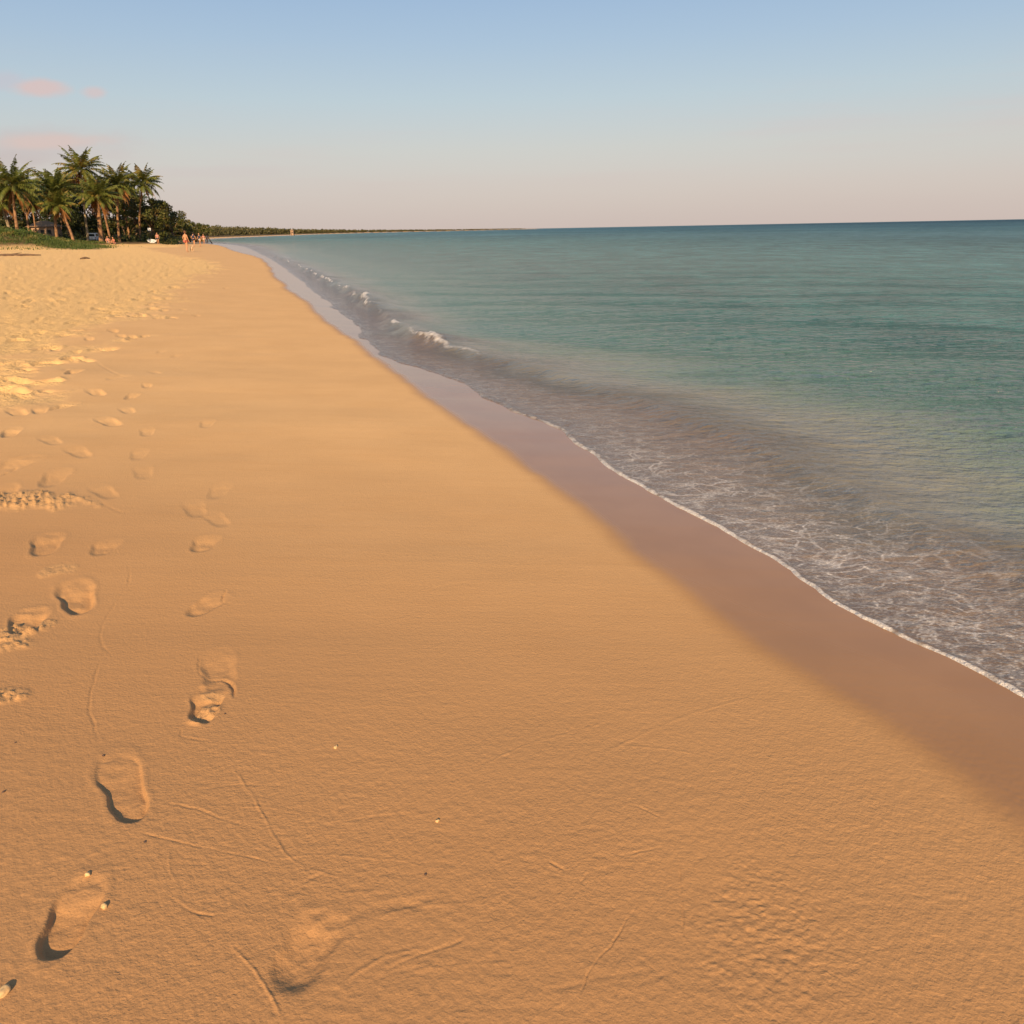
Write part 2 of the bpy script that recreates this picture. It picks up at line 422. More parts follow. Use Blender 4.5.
# ------------------------------------------------------------------ water
def crest_amp(y):
    return np.interp(y, [0, 3, 6, 9, 11.5, 12.2, 12.9, 15, 19, 20.1, 21.5, 27, 33, 45, 60, 80, 200], [.012, .02, .03, .045, .07, .115, .08, .07, .10, .155, .11, .10, .10, .12, .10, .06, .0])
def water_fn(x, y):
    d = inland(x, y); off = -d
    ca = cosang(y); ec = (x - Xc0(y)) * ca + .10 * vn(y * .8, x * 0 + 1.5) + .05 * vn(x * 3, y * 3)          # >0 seaward of the little breaker
    oc = np.maximum((Xc0(y) - Xw0(y)) * ca, .3)
    z = np.full_like(x, 0.003)
    # edge lip of the swash sheet
    lipn = .7 + .5 * vn(x * 9, y * 9) + .35 * vn(x * 31, y * 31)
    far = np.clip(y / 4.5, .7, 3)
    z += .010 * np.interp(y, [3, 10], [1, .35]) * far * np.exp(-((off - .022 * far) / (.018 * far)) ** 2) * lipn
    z = np.where(off < 0, z + off * .9, z)
    # breaker
    ridge_ = crest_amp(y) * (1 + .5 * vn(y * 1.1, x * 0)) * np.where(ec < 0, np.exp(-(ec / .17) ** 2), np.exp(-(ec / .6) ** 2))
    z += ridge_
    # wavelets
    rr = np.hypot(x, y)
    amp = sst(0.0, 3.5, off)
    res = np.clip(1.6 - rr / 26, 0, 1)
    i = np.where((res > 0) & (off > .02))[0]
    X, Y = x[i], y[i]
    w = .0024 * vn(X * 9 + 3 * Y, Y * 14) + .0012 * vn(X * 22, Y * 34)
    w2 = .011 * fbm(X * 1.0 + .4 * Y, Y * 2.6 - .5 * X, 4, .55) * (.25 + .75 * amp[i])
    w3 = .014 * np.sin((X * .55 + Y * 1.9) + 1.6 * vn(X * .35, Y * .35)) * amp[i]
    z[i] += (w * np.minimum(1, off[i] / .15) + w2 * sst(.02, .8, off[i]) + w3) * res[i]
    # foam
    a = crest_amp(y)
    fl = np.where(off < .012 * far, 1, np.exp(-((off - .012 * far) / (.016 * far)) ** 2)) * np.clip(.98 + .3 * vn(x * 12, y * 12) + .25 * vn(x * 45, y * 45), .5, 1.1) * np.interp(y, [3, 6, 8, 12, 16], [1, .75, .35, .12, .0])
    fb = np.exp(-((ec + .05) / .16) ** 2) * sst(.07, .19, a * (1 + .5 * vn(y * 1.7, y * 0))) * np.clip(.7 + .8 * vn(x * 9, y * 9), 0, 1)
    fb = np.maximum(fb, .8 * np.exp(-((ec + .05 + .08 * vn(x * 2.2, y * 2.2)) / .07) ** 2) * sst(9, 12, y) * sst(80, 50, y) * np.clip(.55 + .9 * vn(x * 1.7, y * 1.3 + 3), 0, 1))
    z += fb * .05 * (vn(x * 16, y * 16) * .5 + .4) * np.clip(a * 8, 0, 1.4)
    lace = sst(1.15, .25, off / (oc * 1.25)) * sst(7.5, 3.2, y) * sst(0.0, .06, off) + .35 * sst(1.0, .2, off / oc) * sst(14, 5, y) * sst(3, 6, y)
    # water body colour by depth / distance offshore
    q = off / oc
    n = .35 * vn(x * .5, y * .9) + .2 * vn(x * 1.7, y * 2.8)
    keys = np.array([0, .5, .95, 1.45, 2.1, 3.0, 5, 14, 40, 120, 400])
    cols = np.array([(.262, .188, .140), (.228, .166, .122), (.150, .125, .092), (.225, .220, .185), (.160, .200, .168), (.068, .142, .124), (.034, .118, .110), (.055, .160, .175), (.105, .215, .265), (.068, .155, .210), (.030, .078, .120)])
    qq = np.where(q < 3, q, 3 + (off - 3 * oc) * .55) + n
    qq = np.maximum(qq, 0)
    col = np.stack([np.interp(qq, keys, cols[:, c]) for c in range(3)], -1)
    alpha = np.interp(qq, [0, .3, 1.0, 2.0, 3.5, 6], [.50, .62, .75, .88, .97, 1.0])
    # random deeper and lighter tinted areas
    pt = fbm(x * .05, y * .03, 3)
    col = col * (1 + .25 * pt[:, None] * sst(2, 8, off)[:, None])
    return z, dict(col=col, alpha=alpha, foam=np.clip(np.maximum(fl, fb), 0, 1), lace=np.clip(lace, 0, 1), off=np.clip(off, 0, 2000))
def water_material():
    m, t, b = newmat('sea_water')
    pos = t.new('ShaderNodeNewGeometry').outputs['Position']
    col = t.attr('col', 'Color'); alpha = t.attr('alpha'); foam = t.attr('foam'); lace = t.attr('lace'); off = t.attr('off')
    # lace pattern
    wv = t.new('ShaderNodeTexNoise', i_Scale=3.0, i_Detail=4.0); t.l.new(pos, wv.inputs['Vector'])
    dv = t.new('ShaderNodeVectorMath', operation='MULTIPLY_ADD'); t.l.new(wv.outputs['Color'], dv.inputs[0]); dv.inputs[1].default_value = (.35, .35, 0); t.l.new(pos, dv.inputs[2])
    flat = t.new('ShaderNodeVectorMath', operation='MULTIPLY'); t.l.new(dv.outputs[0], flat.inputs[0]); flat.inputs[1].default_value = (1, 1, 0)
    def vor(scale, vec):
        v = t.new('ShaderNodeTexVoronoi', feature='DISTANCE_TO_EDGE'); t.l.new(vec, v.inputs['Vector']); v.inputs['Scale'].default_value = scale; return v.outputs[0]
    sv = t.scaled(flat.outputs[0], (.8, 1.3, 1), -.5)
    l1 = t.mr(vor(5.5, sv), .0, .075, 1, 0); l2 = t.mr(vor(15, sv), .0, .16, 1, 0)
    patch = t.mr(t.noise(pos, 2.6, 4, .6), .42, .62)
    patch2 = t.mr(t.noise(pos, 5.5, 3, .6), .40, .66)
    fine = t.mr(t.noise(t.scaled(pos, (1, 1.8, 1), -.3), 60, 3, .7), .42, .75)
    L = t.math('MULTIPLY', l1, t.math('MULTIPLY_ADD', patch, .75, .2))
    L = t.math('MULTIPLY', t.math('MAXIMUM', L, t.math('MULTIPLY', t.math('MULTIPLY', l2, patch2), .75)), 1.15)
    L = t.math('MULTIPLY', L, t.math('MULTIPLY_ADD', fine, .7, .4))
    L = t.math('ADD', L, t.math('MULTIPLY', fine, .34))
    L = t.math('MULTIPLY', L, lace)
    fn = t.mr(t.noise(pos, 130, 2, .6), .2, .6)
    cr = t.noise(t.scaled(pos, (1, 1, 2)), 11, 5, .75)
    Fo = t.mr(t.math('SUBTRACT', t.math('MULTIPLY', foam, 1.2), cr), -.10, .62); Fo = t.math('MULTIPLY', Fo, t.math('MULTIPLY_ADD', fn, .6, .35))
    ff = t.math('MAXIMUM', L, Fo, clamp=True)
    # waves
    h1 = t.noise(t.scaled(pos, (.8, 2.0, 1), .25), .6, 5, .62)
    h2 = t.noise(t.scaled(pos, (1, 1.9, 1), .12), 3.6, 4, .62)
    h3 = t.noise(t.scaled(pos, (1, 1.7, 1), -.1), 12, 4, .65)
    h0 = t.noise(t.scaled(pos, (1.6, 1, 1), .1), .17, 7, .72)
    sm = t.mr(off, 0, 5, .10, 1); sm2 = t.mr(off, 0, .5, .4, 1)
    h = t.math('MULTIPLY', t.math('MULTIPLY', h1, .30), sm)
    h = t.math('ADD', h, t.math('MULTIPLY', t.math('MULTIPLY', h2, .30), sm))
    h = t.math('ADD', h, t.math('MULTIPLY', t.math('MULTIPLY', h3, .024), sm2))
    h = t.math('ADD', h, t.math('MULTIPLY', t.math('MULTIPLY', h0, 2.2), t.mr(off, 6, 60)))
    bn = t.new('ShaderNodeBump', i_Strength=1.0, i_Distance=1.0, i_Height=h)
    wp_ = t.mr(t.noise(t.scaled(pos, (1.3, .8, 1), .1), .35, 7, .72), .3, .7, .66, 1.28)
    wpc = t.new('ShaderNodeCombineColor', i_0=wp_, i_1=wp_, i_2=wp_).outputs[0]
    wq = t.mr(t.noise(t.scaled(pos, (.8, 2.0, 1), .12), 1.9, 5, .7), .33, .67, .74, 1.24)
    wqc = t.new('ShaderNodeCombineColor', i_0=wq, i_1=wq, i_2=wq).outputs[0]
    col = t.mix(t.mr(off, 2, 10), col, t.mix(1.0, t.mix(1.0, col, wpc, 'MULTIPLY'), wqc, 'MULTIPLY'))  # light and dark of the wave slopes painted into the body colour
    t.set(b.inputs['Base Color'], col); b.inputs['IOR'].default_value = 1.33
    b.inputs['Roughness'].default_value = .09
    t.set(b.inputs['Specular IOR Level'], t.mr(t.math('LOGARITHM', t.math('ADD', off, 1.0), 10.0), .6, 1.9, .5, .13, smooth=False)); t.set(b.inputs['Roughness'], t.mr(off, 15, 150, .09, .28))
    t.set(b.inputs['Normal'], bn.outputs[0])
    # shallow: clear film with fresnel reflection over the sand
    tr = t.new('ShaderNodeBsdfTransparent', i_Color=(.80, .78, .74, 1))
    gl = t.new('ShaderNodeBsdfGlossy', i_Roughness=.08); t.set(gl.inputs['Normal'], bn.outputs[0])
    fr = t.new('ShaderNodeFresnel', i_IOR=1.33); t.set(fr.inputs['Normal'], bn.outputs[0])
    film = t.new('ShaderNodeMixShader'); t.l.new(fr.outputs[0], film.inputs[0]); t.l.new(tr.outputs[0], film.inputs[1]); t.l.new(gl.outputs[0], film.inputs[2])
    m1 = t.new('ShaderNodeMixShader'); t.l.new(alpha, m1.inputs[0]); t.l.new(film.outputs[0], m1.inputs[1])
    df = t.new('ShaderNodeBsdfDiffuse'); t.set(df.inputs['Color'], col); t.set(df.inputs['Normal'], bn.outputs[0])
    md = t.new('ShaderNodeMixShader'); t.set(md.inputs[0], t.mr(t.math('LOGARITHM', t.math('ADD', off, 1.0), 10.0), .7, 1.8, .0, .74, smooth=False)); t.l.new(b.outputs[0], md.inputs[1]); t.l.new(df.outputs[0], md.inputs[2])
    t.l.new(md.outputs[0], m1.inputs[2])
    fb = t.new('ShaderNodeBump', i_Strength=1.0, i_Distance=.03, i_Height=t.noise(pos, 40, 5, .7))
    fm = t.new('ShaderNodeBsdfDiffuse', i_Color=(.74, .70, .68, 1)); t.set(fm.inputs['Normal'], fb.outputs[0])
    m2 = t.new('ShaderNodeMixShader'); t.l.new(ff, m2.inputs[0]); t.l.new(m1.outputs[0], m2.inputs[1]); t.l.new(fm.outputs[0], m2.inputs[2])
    t.l.new(m2.outputs[0], t.n['Material Output'].inputs[0])
    return m
th2, R2 = polar_grid(-43.5, 178, .075, .6)
th2 = th2[1:]
sea = grid_mesh('sea_water', th2, R2, water_fn, None, False, keep=lambda x, y: inland(x, y) < np.clip(.05 + y * .01, .05, .4), mat=water_material())
sea['kind'] = 'structure'; sea['label'] = 'calm teal sea with a thin foam edge on the sand'

# ------------------------------------------------------------------ mesh helpers
def tag(o, label, cat, group=None, kind=None):
    o['label'] = label; o['category'] = cat
    if group: o['group'] = group
    if kind: o['kind'] = kind
    return o
def mesh_obj(name, verts, faces, m, parent=None, smooth=True):
    me = bpy.data.meshes.new(name); me.from_pydata([tuple(v) for v in verts], [], faces); me.update()
    if smooth:
        me.polygons.foreach_set('use_smooth', [True] * len(me.polygons))
    me.materials.append(m)
    o = bpy.data.objects.new(name, me); C.objects.link(o)
    if parent: o.parent = parent
    return o
def bm_obj(name, bm, m, parent=None, smooth=False):
    bmesh.ops.recalc_face_normals(bm, faces=bm.faces)
    me = bpy.data.meshes.new(name); bm.to_mesh(me); bm.free()
    if smooth: me.polygons.foreach_set('use_smooth', [True] * len(me.polygons))
    me.materials.append(m)
    o = bpy.data.objects.new(name, me); C.objects.link(o)
    if parent: o.parent = parent
    return o
def empty(name, loc, rz=0, sc=1):
    o = bpy.data.objects.new(name, None); C.objects.link(o); o.location = loc; o.rotation_euler = (0, 0, rz); o.scale = (sc, sc, sc); o.empty_display_size = .2
    return o
def dup(root, loc, rz, sc=1, label=None):
    r = root.copy(); C.objects.link(r); r.location = loc; r.rotation_euler = (0, 0, rz); r.scale = (sc, sc, sc) if not isinstance(sc, tuple) else sc
    if label: r['label'] = label
    for ch in list(root.children):
        c = ch.copy(); C.objects.link(c); c.parent = r
        for g in list(ch.children):
            d = g.copy(); C.objects.link(d); d.parent = c
    return r
def tube(pts, rad, n=8, V=None, Fc=None, cap=True):
    V = [] if V is None else V; Fc = [] if Fc is None else Fc
    base = len(V); pts = [Vector(p) for p in pts]
    up = Vector((0.13, .99, .05))
    for i, p in enumerate(pts):
        t = (pts[min(i + 1, len(pts) - 1)] - pts[max(i - 1, 0)]).normalized()
        a = t.cross(up)
        if a.length < .1: a = t.cross(Vector((1, 0, 0)))
        a.normalize(); b = t.cross(a)
        for k in range(n):
            an = 2 * PI * k / n
            V.append(p + (a * math.cos(an) + b * math.sin(an)) * rad[i])
    for i in range(len(pts) - 1):
        for k in range(n):
            Fc.append((base + i * n + k, base + i * n + (k + 1) % n, base + (i + 1) * n + (k + 1) % n, base + (i + 1) * n + k))
    if cap:
        Fc.append(tuple(base + k for k in range(n))[::-1]); Fc.append(tuple(base + (len(pts) - 1) * n + k for k in range(n)))
    return V, Fc
def box(bm, cx, cy, cz, sx, sy, sz, tx=1, ty=1):
    vs = []
    for z, kx, ky in ((-1, 1, 1), (1, tx, ty)):
        for x, y in ((-1, -1), (1, -1), (1, 1), (-1, 1)):
            vs.append(bm.verts.new((cx + x * sx / 2 * kx, cy + y * sy / 2 * ky, cz + z * sz / 2)))
    for f in ((0, 1, 2, 3), (4, 5, 6, 7), (0, 1, 5, 4), (1, 2, 6, 5), (2, 3, 7, 6), (3, 0, 4, 7)): bm.faces.new([vs[i] for i in f])
    return vs

# ------------------------------------------------------------------ materials for objects
M = dict(
    palm_leaf=leafmat('palm_leaf', (.065, .092, .018), (.15, .155, .032), (.24, .165, .04)),
    palm_dead=leafmat('palm_dead', (.36, .17, .05), (.24, .10, .035)),
    palm_bark=mat('palm_bark', (.30, .165, .085), .9, (.15, .08, .045), 3, bump=.03, bscale=6),
    palm_bark_pale=mat('palm_bark_pale', (.34, .27, .18), .9, (.19, .14, .09), 3, bump=.03, bscale=6),
    bark=mat('bark', (.20, .12, .075), .9, (.11, .07, .045), 2.5, bump=.03, bscale=8),
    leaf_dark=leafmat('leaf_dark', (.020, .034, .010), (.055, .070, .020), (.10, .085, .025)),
    leaf_olive=leafmat('leaf_olive', (.045, .065, .016), (.12, .115, .030), (.17, .12, .035)),
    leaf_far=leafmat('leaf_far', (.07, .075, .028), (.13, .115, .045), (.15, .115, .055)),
    grass=leafmat('grass_blades', (.030, .058, .010), (.085, .115, .022), (.19, .16, .045), .2),
    white=mat('white_paint', (.78, .78, .78), .3, (.70, .70, .70), 2, .5),
    glass=mat('dark_glass', (.03, .035, .04), .08, (.02, .025, .03), 2, .6),
    rubber=mat('rubber', (.03, .03, .03), .85), chrome=mat('metal', (.5, .5, .5), .3, metal=1),
    red=mat('red_lens', (.45, .03, .02), .3),
    plaster=mat('plaster', (.36, .24, .16), .9, (.26, .17, .12), 1.5), tile=mat('roof_thatch', (.30, .20, .13), .95, (.20, .13, .08), 8, bump=.04, bscale=12),
    wood=mat('weathered_wood', (.13, .085, .055), .9, (.08, .05, .035), 9, bump=.01, bscale=30),
    skin=mat('skin', (.46, .23, .13), .55, (.40, .20, .11), 5), hair=mat('brown_hair', (.12, .05, .025), .7), hair2=mat('black_hair', (.02, .015, .012), .7),
    coral=mat('coral_fabric', (.45, .13, .09), .8), navy=mat('navy_fabric', (.03, .035, .07), .8), pink=mat('pink_fabric', (.48, .22, .19), .8),
    cream=mat('cream_fabric', (.6, .5, .4), .8), eye=mat('eye_dark', (.02, .015, .01), .3), mouthm=mat('lip', (.45, .15, .12), .5),
    fur=mat('pale_fur', (.60, .44, .30), .9, (.45, .30, .19), 9), nose=mat('dark_nose', (.02, .015, .012), .5),
    shell=mat('pebble_ochre', (.62, .42, .20), .6, (.45, .28, .13), 90), shelld=mat('pebble_dark', (.10, .06, .045), .6, (.06, .04, .03), 90),
    blue=mat('faded_blue_paint', (.35, .45, .52), .5),
)

# ------------------------------------------------------------------ palms
def frond(V, Fc, base, az, el, L, droop, width, rr, nl=26, rach=True):
    pts = []; p = Vector(base); e = el
    n = 10
    for k in range(n + 1):
        pts.append(p.copy())
        d = Vector((math.cos(e) * math.cos(az), math.cos(e) * math.sin(az), math.sin(e)))
        p = p + d * (L / n); e -= droop / n * (0.4 + 1.2 * k / n); e = max(e, -1.45)
    if rach:
        tube(pts, [.045 * (1 - k / n * .85) for k in range(n + 1)], 3, V, Fc, False)
    side = Vector((-math.sin(az), math.cos(az), 0))
    for k in range(nl):
        u = (k + .5) / nl; u = .12 + .88 * u
        f = u * n; i = min(int(f), n - 1); q = pts[i].lerp(pts[i + 1], f - i)
        t = (pts[i + 1] - pts[i]).normalized()
        nrm = side.cross(t)
        ll = width * (math.sin(min(u * 1.15, 1) * PI) ** .6 * .85 + .15) * rr.uniform(.85, 1.1)
        for s in (-1, 1):
            dd = (side * s * rr.uniform(.75, .95) + t * rr.uniform(.45, .8) - Vector((0, 0, 1)) * rr.uniform(.15, .6) + nrm * rr.uniform(-.05, .25)).normalized()
            w = t * (.058 * rr.uniform(.9, 1.5))
            mid = q + dd * ll * .55; tip = q + dd * ll - Vector((0, 0, ll * .18))
            b0 = len(V); V += [q - w * .6, q + w * .6, mid + w, mid - w, tip]
            Fc.append((b0, b0 + 1, b0 + 2, b0 + 3)); Fc.append((b0 + 3, b0 + 2, b0 + 4))
def make_palm(seed, h, lean, bark, rad=.19, R=3.9, nf=34, dead=9, bulge=1.0):
    R *= 1.08; dead = int(dead * 1.4); nf = int(nf * 1.15)
    rr = random.Random(seed)
    root = empty('palm_tree', (0, 0, 0))
    n = 26; pts = []; rads = []
    for k in range(n + 1):
        u = k / n
        pts.append(Vector((lean[0] * (u ** 1.6), lean[1] * (u ** 1.6), h * u - .2)))
        rads.append(rad * (1.12 - .42 * u + .45 * math.exp(-u * 14)) * (1 + .06 * (k % 2)) * bulge)
    V, Fc = tube(pts, rads, 9)
    mesh_obj('trunk', V, Fc, bark, root)
    top = pts[-1]
    V, Fc = [], []
    for k in range(nf):
        u = (k + .5) / nf
        az = k * 2.39996 + rr.uniform(-.25, .25)
        el = 1.35 - 1.75 * u ** .85 + rr.uniform(-.12, .12)
        frond(V, Fc, top + Vector((0, 0, .1)), az, el, R * rr.uniform(.88, 1.08) * (.86 + .2 * math.sin(u * PI)), rr.uniform(.9, 1.5) * (.6 + .7 * u), .72, rr)
    mesh_obj('crown', V, Fc, M['palm_leaf'], root, False)
    V, Fc = [], []
    for k in range(dead):
        az = k * 2.39996 * 1.3 + rr.uniform(-.3, .3)
        frond(V, Fc, top - Vector((0, 0, .1)), az, -.45 - rr.uniform(0, .7), R * rr.uniform(.5, .85), rr.uniform(.5, .9), .45, rr, 18)
    mesh_obj('dead_fronds', V, Fc, M['palm_dead'], root, False)
    V, Fc = [], []
    for k in range(0):
        az = rr.uniform(0, 6.28); c = top + Vector((math.cos(az) * .3, math.sin(az) * .3, -.28 - rr.uniform(0, .3)))
        tube([c + Vector((0, 0, -.15)), c + Vector((0, 0, -.08)), c + Vector((0, 0, .05)), c + Vector((0, 0, .15))], [.04, .13, .13, .03], 6, V, Fc)
    return root
GP = 'coconut palms along the back of the beach'
def px_h(px, py, D):    # world z of a pixel at distance D
    d = ray(px, py); return CAMZ + d[2] * D / d[1]
def place_palm(seed, cx, cy, bx, D, label, pale=False, **kw):
    """crown centre pixel (cx, cy), trunk base pixel column bx"""
    x0, y0 = AT(bx, D); z0 = tz(x0, y0)
    x1, _ = AT(cx, D, cy); zt = px_h(cx, cy, D)
    p = make_palm(seed, zt - z0 + .2, (x1 - x0, kw.pop('ly', 0)), M['palm_bark_pale'] if pale else M['palm_bark'], **kw)
    p.location = (x0, y0, z0); tag(p, label, 'palm tree', GP)
    return p
place_palm(1, 12.5, 186, 19, 112, 'broad palm tree furthest left, rising behind the grassy dune', R=4.1, nf=38, dead=12)
place_palm(2, 54, 192, 57, 118, 'palm tree with bushy crown just left of the tallest palm', R=3.9, nf=36, dead=12)
place_palm(3, 81, 170, 88, 122, 'tallest palm tree with slim pale trunk, crown above all others', pale=True, rad=.15, R=3.7, nf=30, dead=9)
place_palm(4, 98, 197, 101, 119, 'short palm tree with thick orange lit trunk beside the white van', rad=.27, R=3.3, nf=32, dead=14)
place_palm(5, 118, 184, 119, 128, 'palm tree with long hanging brown fronds, second from the right end of the palms', rad=.17, R=3.6, nf=28, dead=18)
place_palm(6, 142.5, 183, 140, 131, 'rightmost palm tree with thin leaning trunk against the sky', rad=.14, R=3.3, nf=26, dead=7)
place_palm(7, 58, 205, 73, 113, 'low palm tree with curved trunk leaning left over the grass', rad=.16, R=2.6, nf=22, dead=8)
place_palm(8, 1, 203, 11.5, 116, 'low palm tree at the left edge with pale trunk leaning left', pale=True, rad=.2, R=3.0, nf=22, dead=9)
pm = make_palm(21, 7.5, (.5, .2), M['palm_bark'], rad=.16, R=3.2, nf=26, dead=10); tag(pm, 'dark palm tree in the shade behind, left of the hut', 'palm tree', GP)
pm.location = (*AT(30, 134), tz(*AT(30, 134)))
for px_, D, rz, s, lb in [(37, 126, 1, .75, 'small palm tree standing in front of the hut roof'), (70, 138, 2, 1.12, 'shaded palm tree seen between the bushy palm and the tallest palm'),
                          (110, 140, 3, 1.05, 'shaded palm tree between the thick trunked palm and the hanging frond palm'), (130, 138, 4, 1.0, 'shaded palm tree between the two rightmost tall palms'),
                          (-14, 120, 5, 1.25, 'palm tree beyond the left edge of the grove'), (127, 150, 4.3, .9, 'far shaded palm tree behind the right end of the palms')]:
    x, y = AT(px_, D); dup(pm, (x, y, tz(x, y)), rz, s, lb)

# ------------------------------------------------------------------ broadleaf trees
def leaf_cloud(cents, per, size, rr, V, Fc):
    for (cx, cy, cz, r) in cents:
        for _ in range(per):
            d = Vector((rr.gauss(0, 1), rr.gauss(0, 1), rr.gauss(0, 1))).normalized() * r * (rr.random() ** .4)
            c = Vector((cx, cy, cz)) + Vector((d.x, d.y, d.z * .75))
            a = Vector((rr.gauss(0, 1), rr.gauss(0, 1), rr.gauss(0, .6))).normalized(); b = a.cross(Vector((rr.gauss(0, 1), rr.gauss(0, 1), rr.gauss(0, 1)))).normalized()
            s = size * rr.uniform(.6, 1.3); b0 = len(V)
            V += [c - a * s * .5, c + b * s * .28, c + a * s * .6, c - b * s * .28]; Fc.append((b0, b0 + 1, b0 + 2, b0 + 3))
def make_tree(seed, h, w, m, n=26, per=120, size=.34, low=.25):
    rr = random.Random(seed); root = empty('broadleaf_tree', (0, 0, 0))
    cents = []
    for k in range(n):
        u = rr.random(); zz = h * (low + (1 - low) * u ** .8)
        rad = w * .5 * math.sqrt(max(.05, 1 - ((zz / h - .55) / .52) ** 2))
        a = rr.uniform(0, 2 * PI); q = rad * rr.uniform(.45, 1)
        cents.append((math.cos(a) * q, math.sin(a) * q, min(zz, h * .93), rr.uniform(.45, .95) * w * .17))
    V, Fc = [], []; leaf_cloud(cents, per, size, rr, V, Fc)
    mesh_obj('crown', V, Fc, m, root, False)
    V, Fc = [], []
    fk = Vector((rr.uniform(-.3, .3), rr.uniform(-.2, .2), h * .32))
    tube([(0, 0, -.2), (.05, 0, h * .12), fk], [.24, .18, .14], 7, V, Fc)
    for k, c in enumerate(cents[::3]):
        e = Vector(c[:3]); mid = fk.lerp(e, .5) + Vector((0, 0, .3)); tube([fk - Vector((0, 0, .1)), mid, e], [.10, .06, .02], 5, V, Fc)
    mesh_obj('trunk', V, Fc, M['bark'], root)
    return root
GT = 'broadleaf trees behind the palms'
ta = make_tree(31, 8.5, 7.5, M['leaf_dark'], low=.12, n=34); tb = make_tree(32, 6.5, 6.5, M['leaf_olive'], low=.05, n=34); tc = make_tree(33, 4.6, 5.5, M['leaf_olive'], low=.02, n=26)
first = {id(ta): True, id(tb): True, id(tc): True}
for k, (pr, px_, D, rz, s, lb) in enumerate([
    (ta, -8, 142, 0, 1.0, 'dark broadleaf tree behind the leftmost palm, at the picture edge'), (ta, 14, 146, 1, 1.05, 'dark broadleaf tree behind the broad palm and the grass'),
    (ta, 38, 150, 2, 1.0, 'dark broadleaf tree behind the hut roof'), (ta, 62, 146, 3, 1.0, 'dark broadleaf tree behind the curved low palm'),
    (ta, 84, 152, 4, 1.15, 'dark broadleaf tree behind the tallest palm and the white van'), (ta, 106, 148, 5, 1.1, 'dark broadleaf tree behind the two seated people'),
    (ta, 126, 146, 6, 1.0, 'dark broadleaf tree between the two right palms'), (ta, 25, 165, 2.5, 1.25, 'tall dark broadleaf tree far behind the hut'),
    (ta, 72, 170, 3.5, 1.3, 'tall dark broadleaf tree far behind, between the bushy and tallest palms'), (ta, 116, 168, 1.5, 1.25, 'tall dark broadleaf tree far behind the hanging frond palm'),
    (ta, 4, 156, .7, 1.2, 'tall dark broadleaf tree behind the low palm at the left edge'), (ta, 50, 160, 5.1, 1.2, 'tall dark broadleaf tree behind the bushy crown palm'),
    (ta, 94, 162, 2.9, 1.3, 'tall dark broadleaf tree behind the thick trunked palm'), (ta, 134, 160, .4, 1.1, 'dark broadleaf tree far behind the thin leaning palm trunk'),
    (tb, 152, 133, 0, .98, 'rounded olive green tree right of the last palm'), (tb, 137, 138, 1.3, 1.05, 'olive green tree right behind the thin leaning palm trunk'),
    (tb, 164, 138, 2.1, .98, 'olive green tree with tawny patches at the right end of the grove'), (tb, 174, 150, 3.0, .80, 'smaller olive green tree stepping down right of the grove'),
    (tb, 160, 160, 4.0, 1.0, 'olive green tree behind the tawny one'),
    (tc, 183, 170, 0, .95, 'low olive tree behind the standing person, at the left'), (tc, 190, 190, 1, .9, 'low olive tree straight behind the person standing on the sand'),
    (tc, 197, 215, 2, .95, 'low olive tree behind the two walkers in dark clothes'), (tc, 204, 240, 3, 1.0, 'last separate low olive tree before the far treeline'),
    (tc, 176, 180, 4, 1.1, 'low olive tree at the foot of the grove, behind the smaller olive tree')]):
    x, y = AT(px_, D); z = tz(x, y)
    if first.pop(id(pr), None):
        pr.location = (x, y, z); pr.rotation_euler.z = rz; pr.scale = (s, s, s); tag(pr, lb, 'tree', GT)
    else: dup(pr, (x, y, z), rz, s, lb)

# undergrowth below the grove, far treeline and dune grass: uncountable
def cloud_stuff(name, items, per, size, m, label, cat, seed):
    rr = random.Random(seed); V, Fc = [], []
    for (x, y, z, r, s) in items: leaf_cloud([(x, y, z, r)], per, s, rr, V, Fc)
    o = mesh_obj(name, V, Fc, m, None, False); tag(o, label, cat, None, 'stuff'); return o
items = []
for k in range(300):
    px_ = rnd.uniform(-25, 178); D = rnd.uniform(126, 165); x, y = AT(px_, D)
    if y < 126 and px_ > 90: continue
    if 84 < px_ < 104 and D < 158: continue
    r = rnd.uniform(.5, 1.5); items.append((x, y, tz(x, y) + r * .3, r, .28))
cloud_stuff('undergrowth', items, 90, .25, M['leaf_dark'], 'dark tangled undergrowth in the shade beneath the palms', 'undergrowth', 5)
items = []
ys = 195.0
while ys < 2700:
    for row in range(3):
        xx = float(Xw0(ys)) - 18 - row * 7 - rnd.uniform(0, 6) - ys * .01
        hh = rnd.uniform(.7, 1.15) * np.interp(ys, [195, 400, 900, 1300, 1700, 2700], [5.2, 6.0, 5.2, 4.2, 2.4, .4])
        z = tz(xx, ys); r = hh * .5
        for q in range(2): items.append((xx + rnd.uniform(-1, 1) * r, ys + rnd.uniform(-1, 1) * r, z + hh * (.3 + .33 * q), r * rnd.uniform(.75, 1.0), np.interp(ys, [195, 400, 900, 2700], [.6, .9, 1.8, 3])))
    ys += np.interp(ys, [195, 400, 900, 2700], [2.2, 4, 9, 22])
cloud_stuff('far_treeline', items, 42, 1, M['leaf_far'], 'long low line of trees fading along the far shore of the bay', 'treeline', 6)
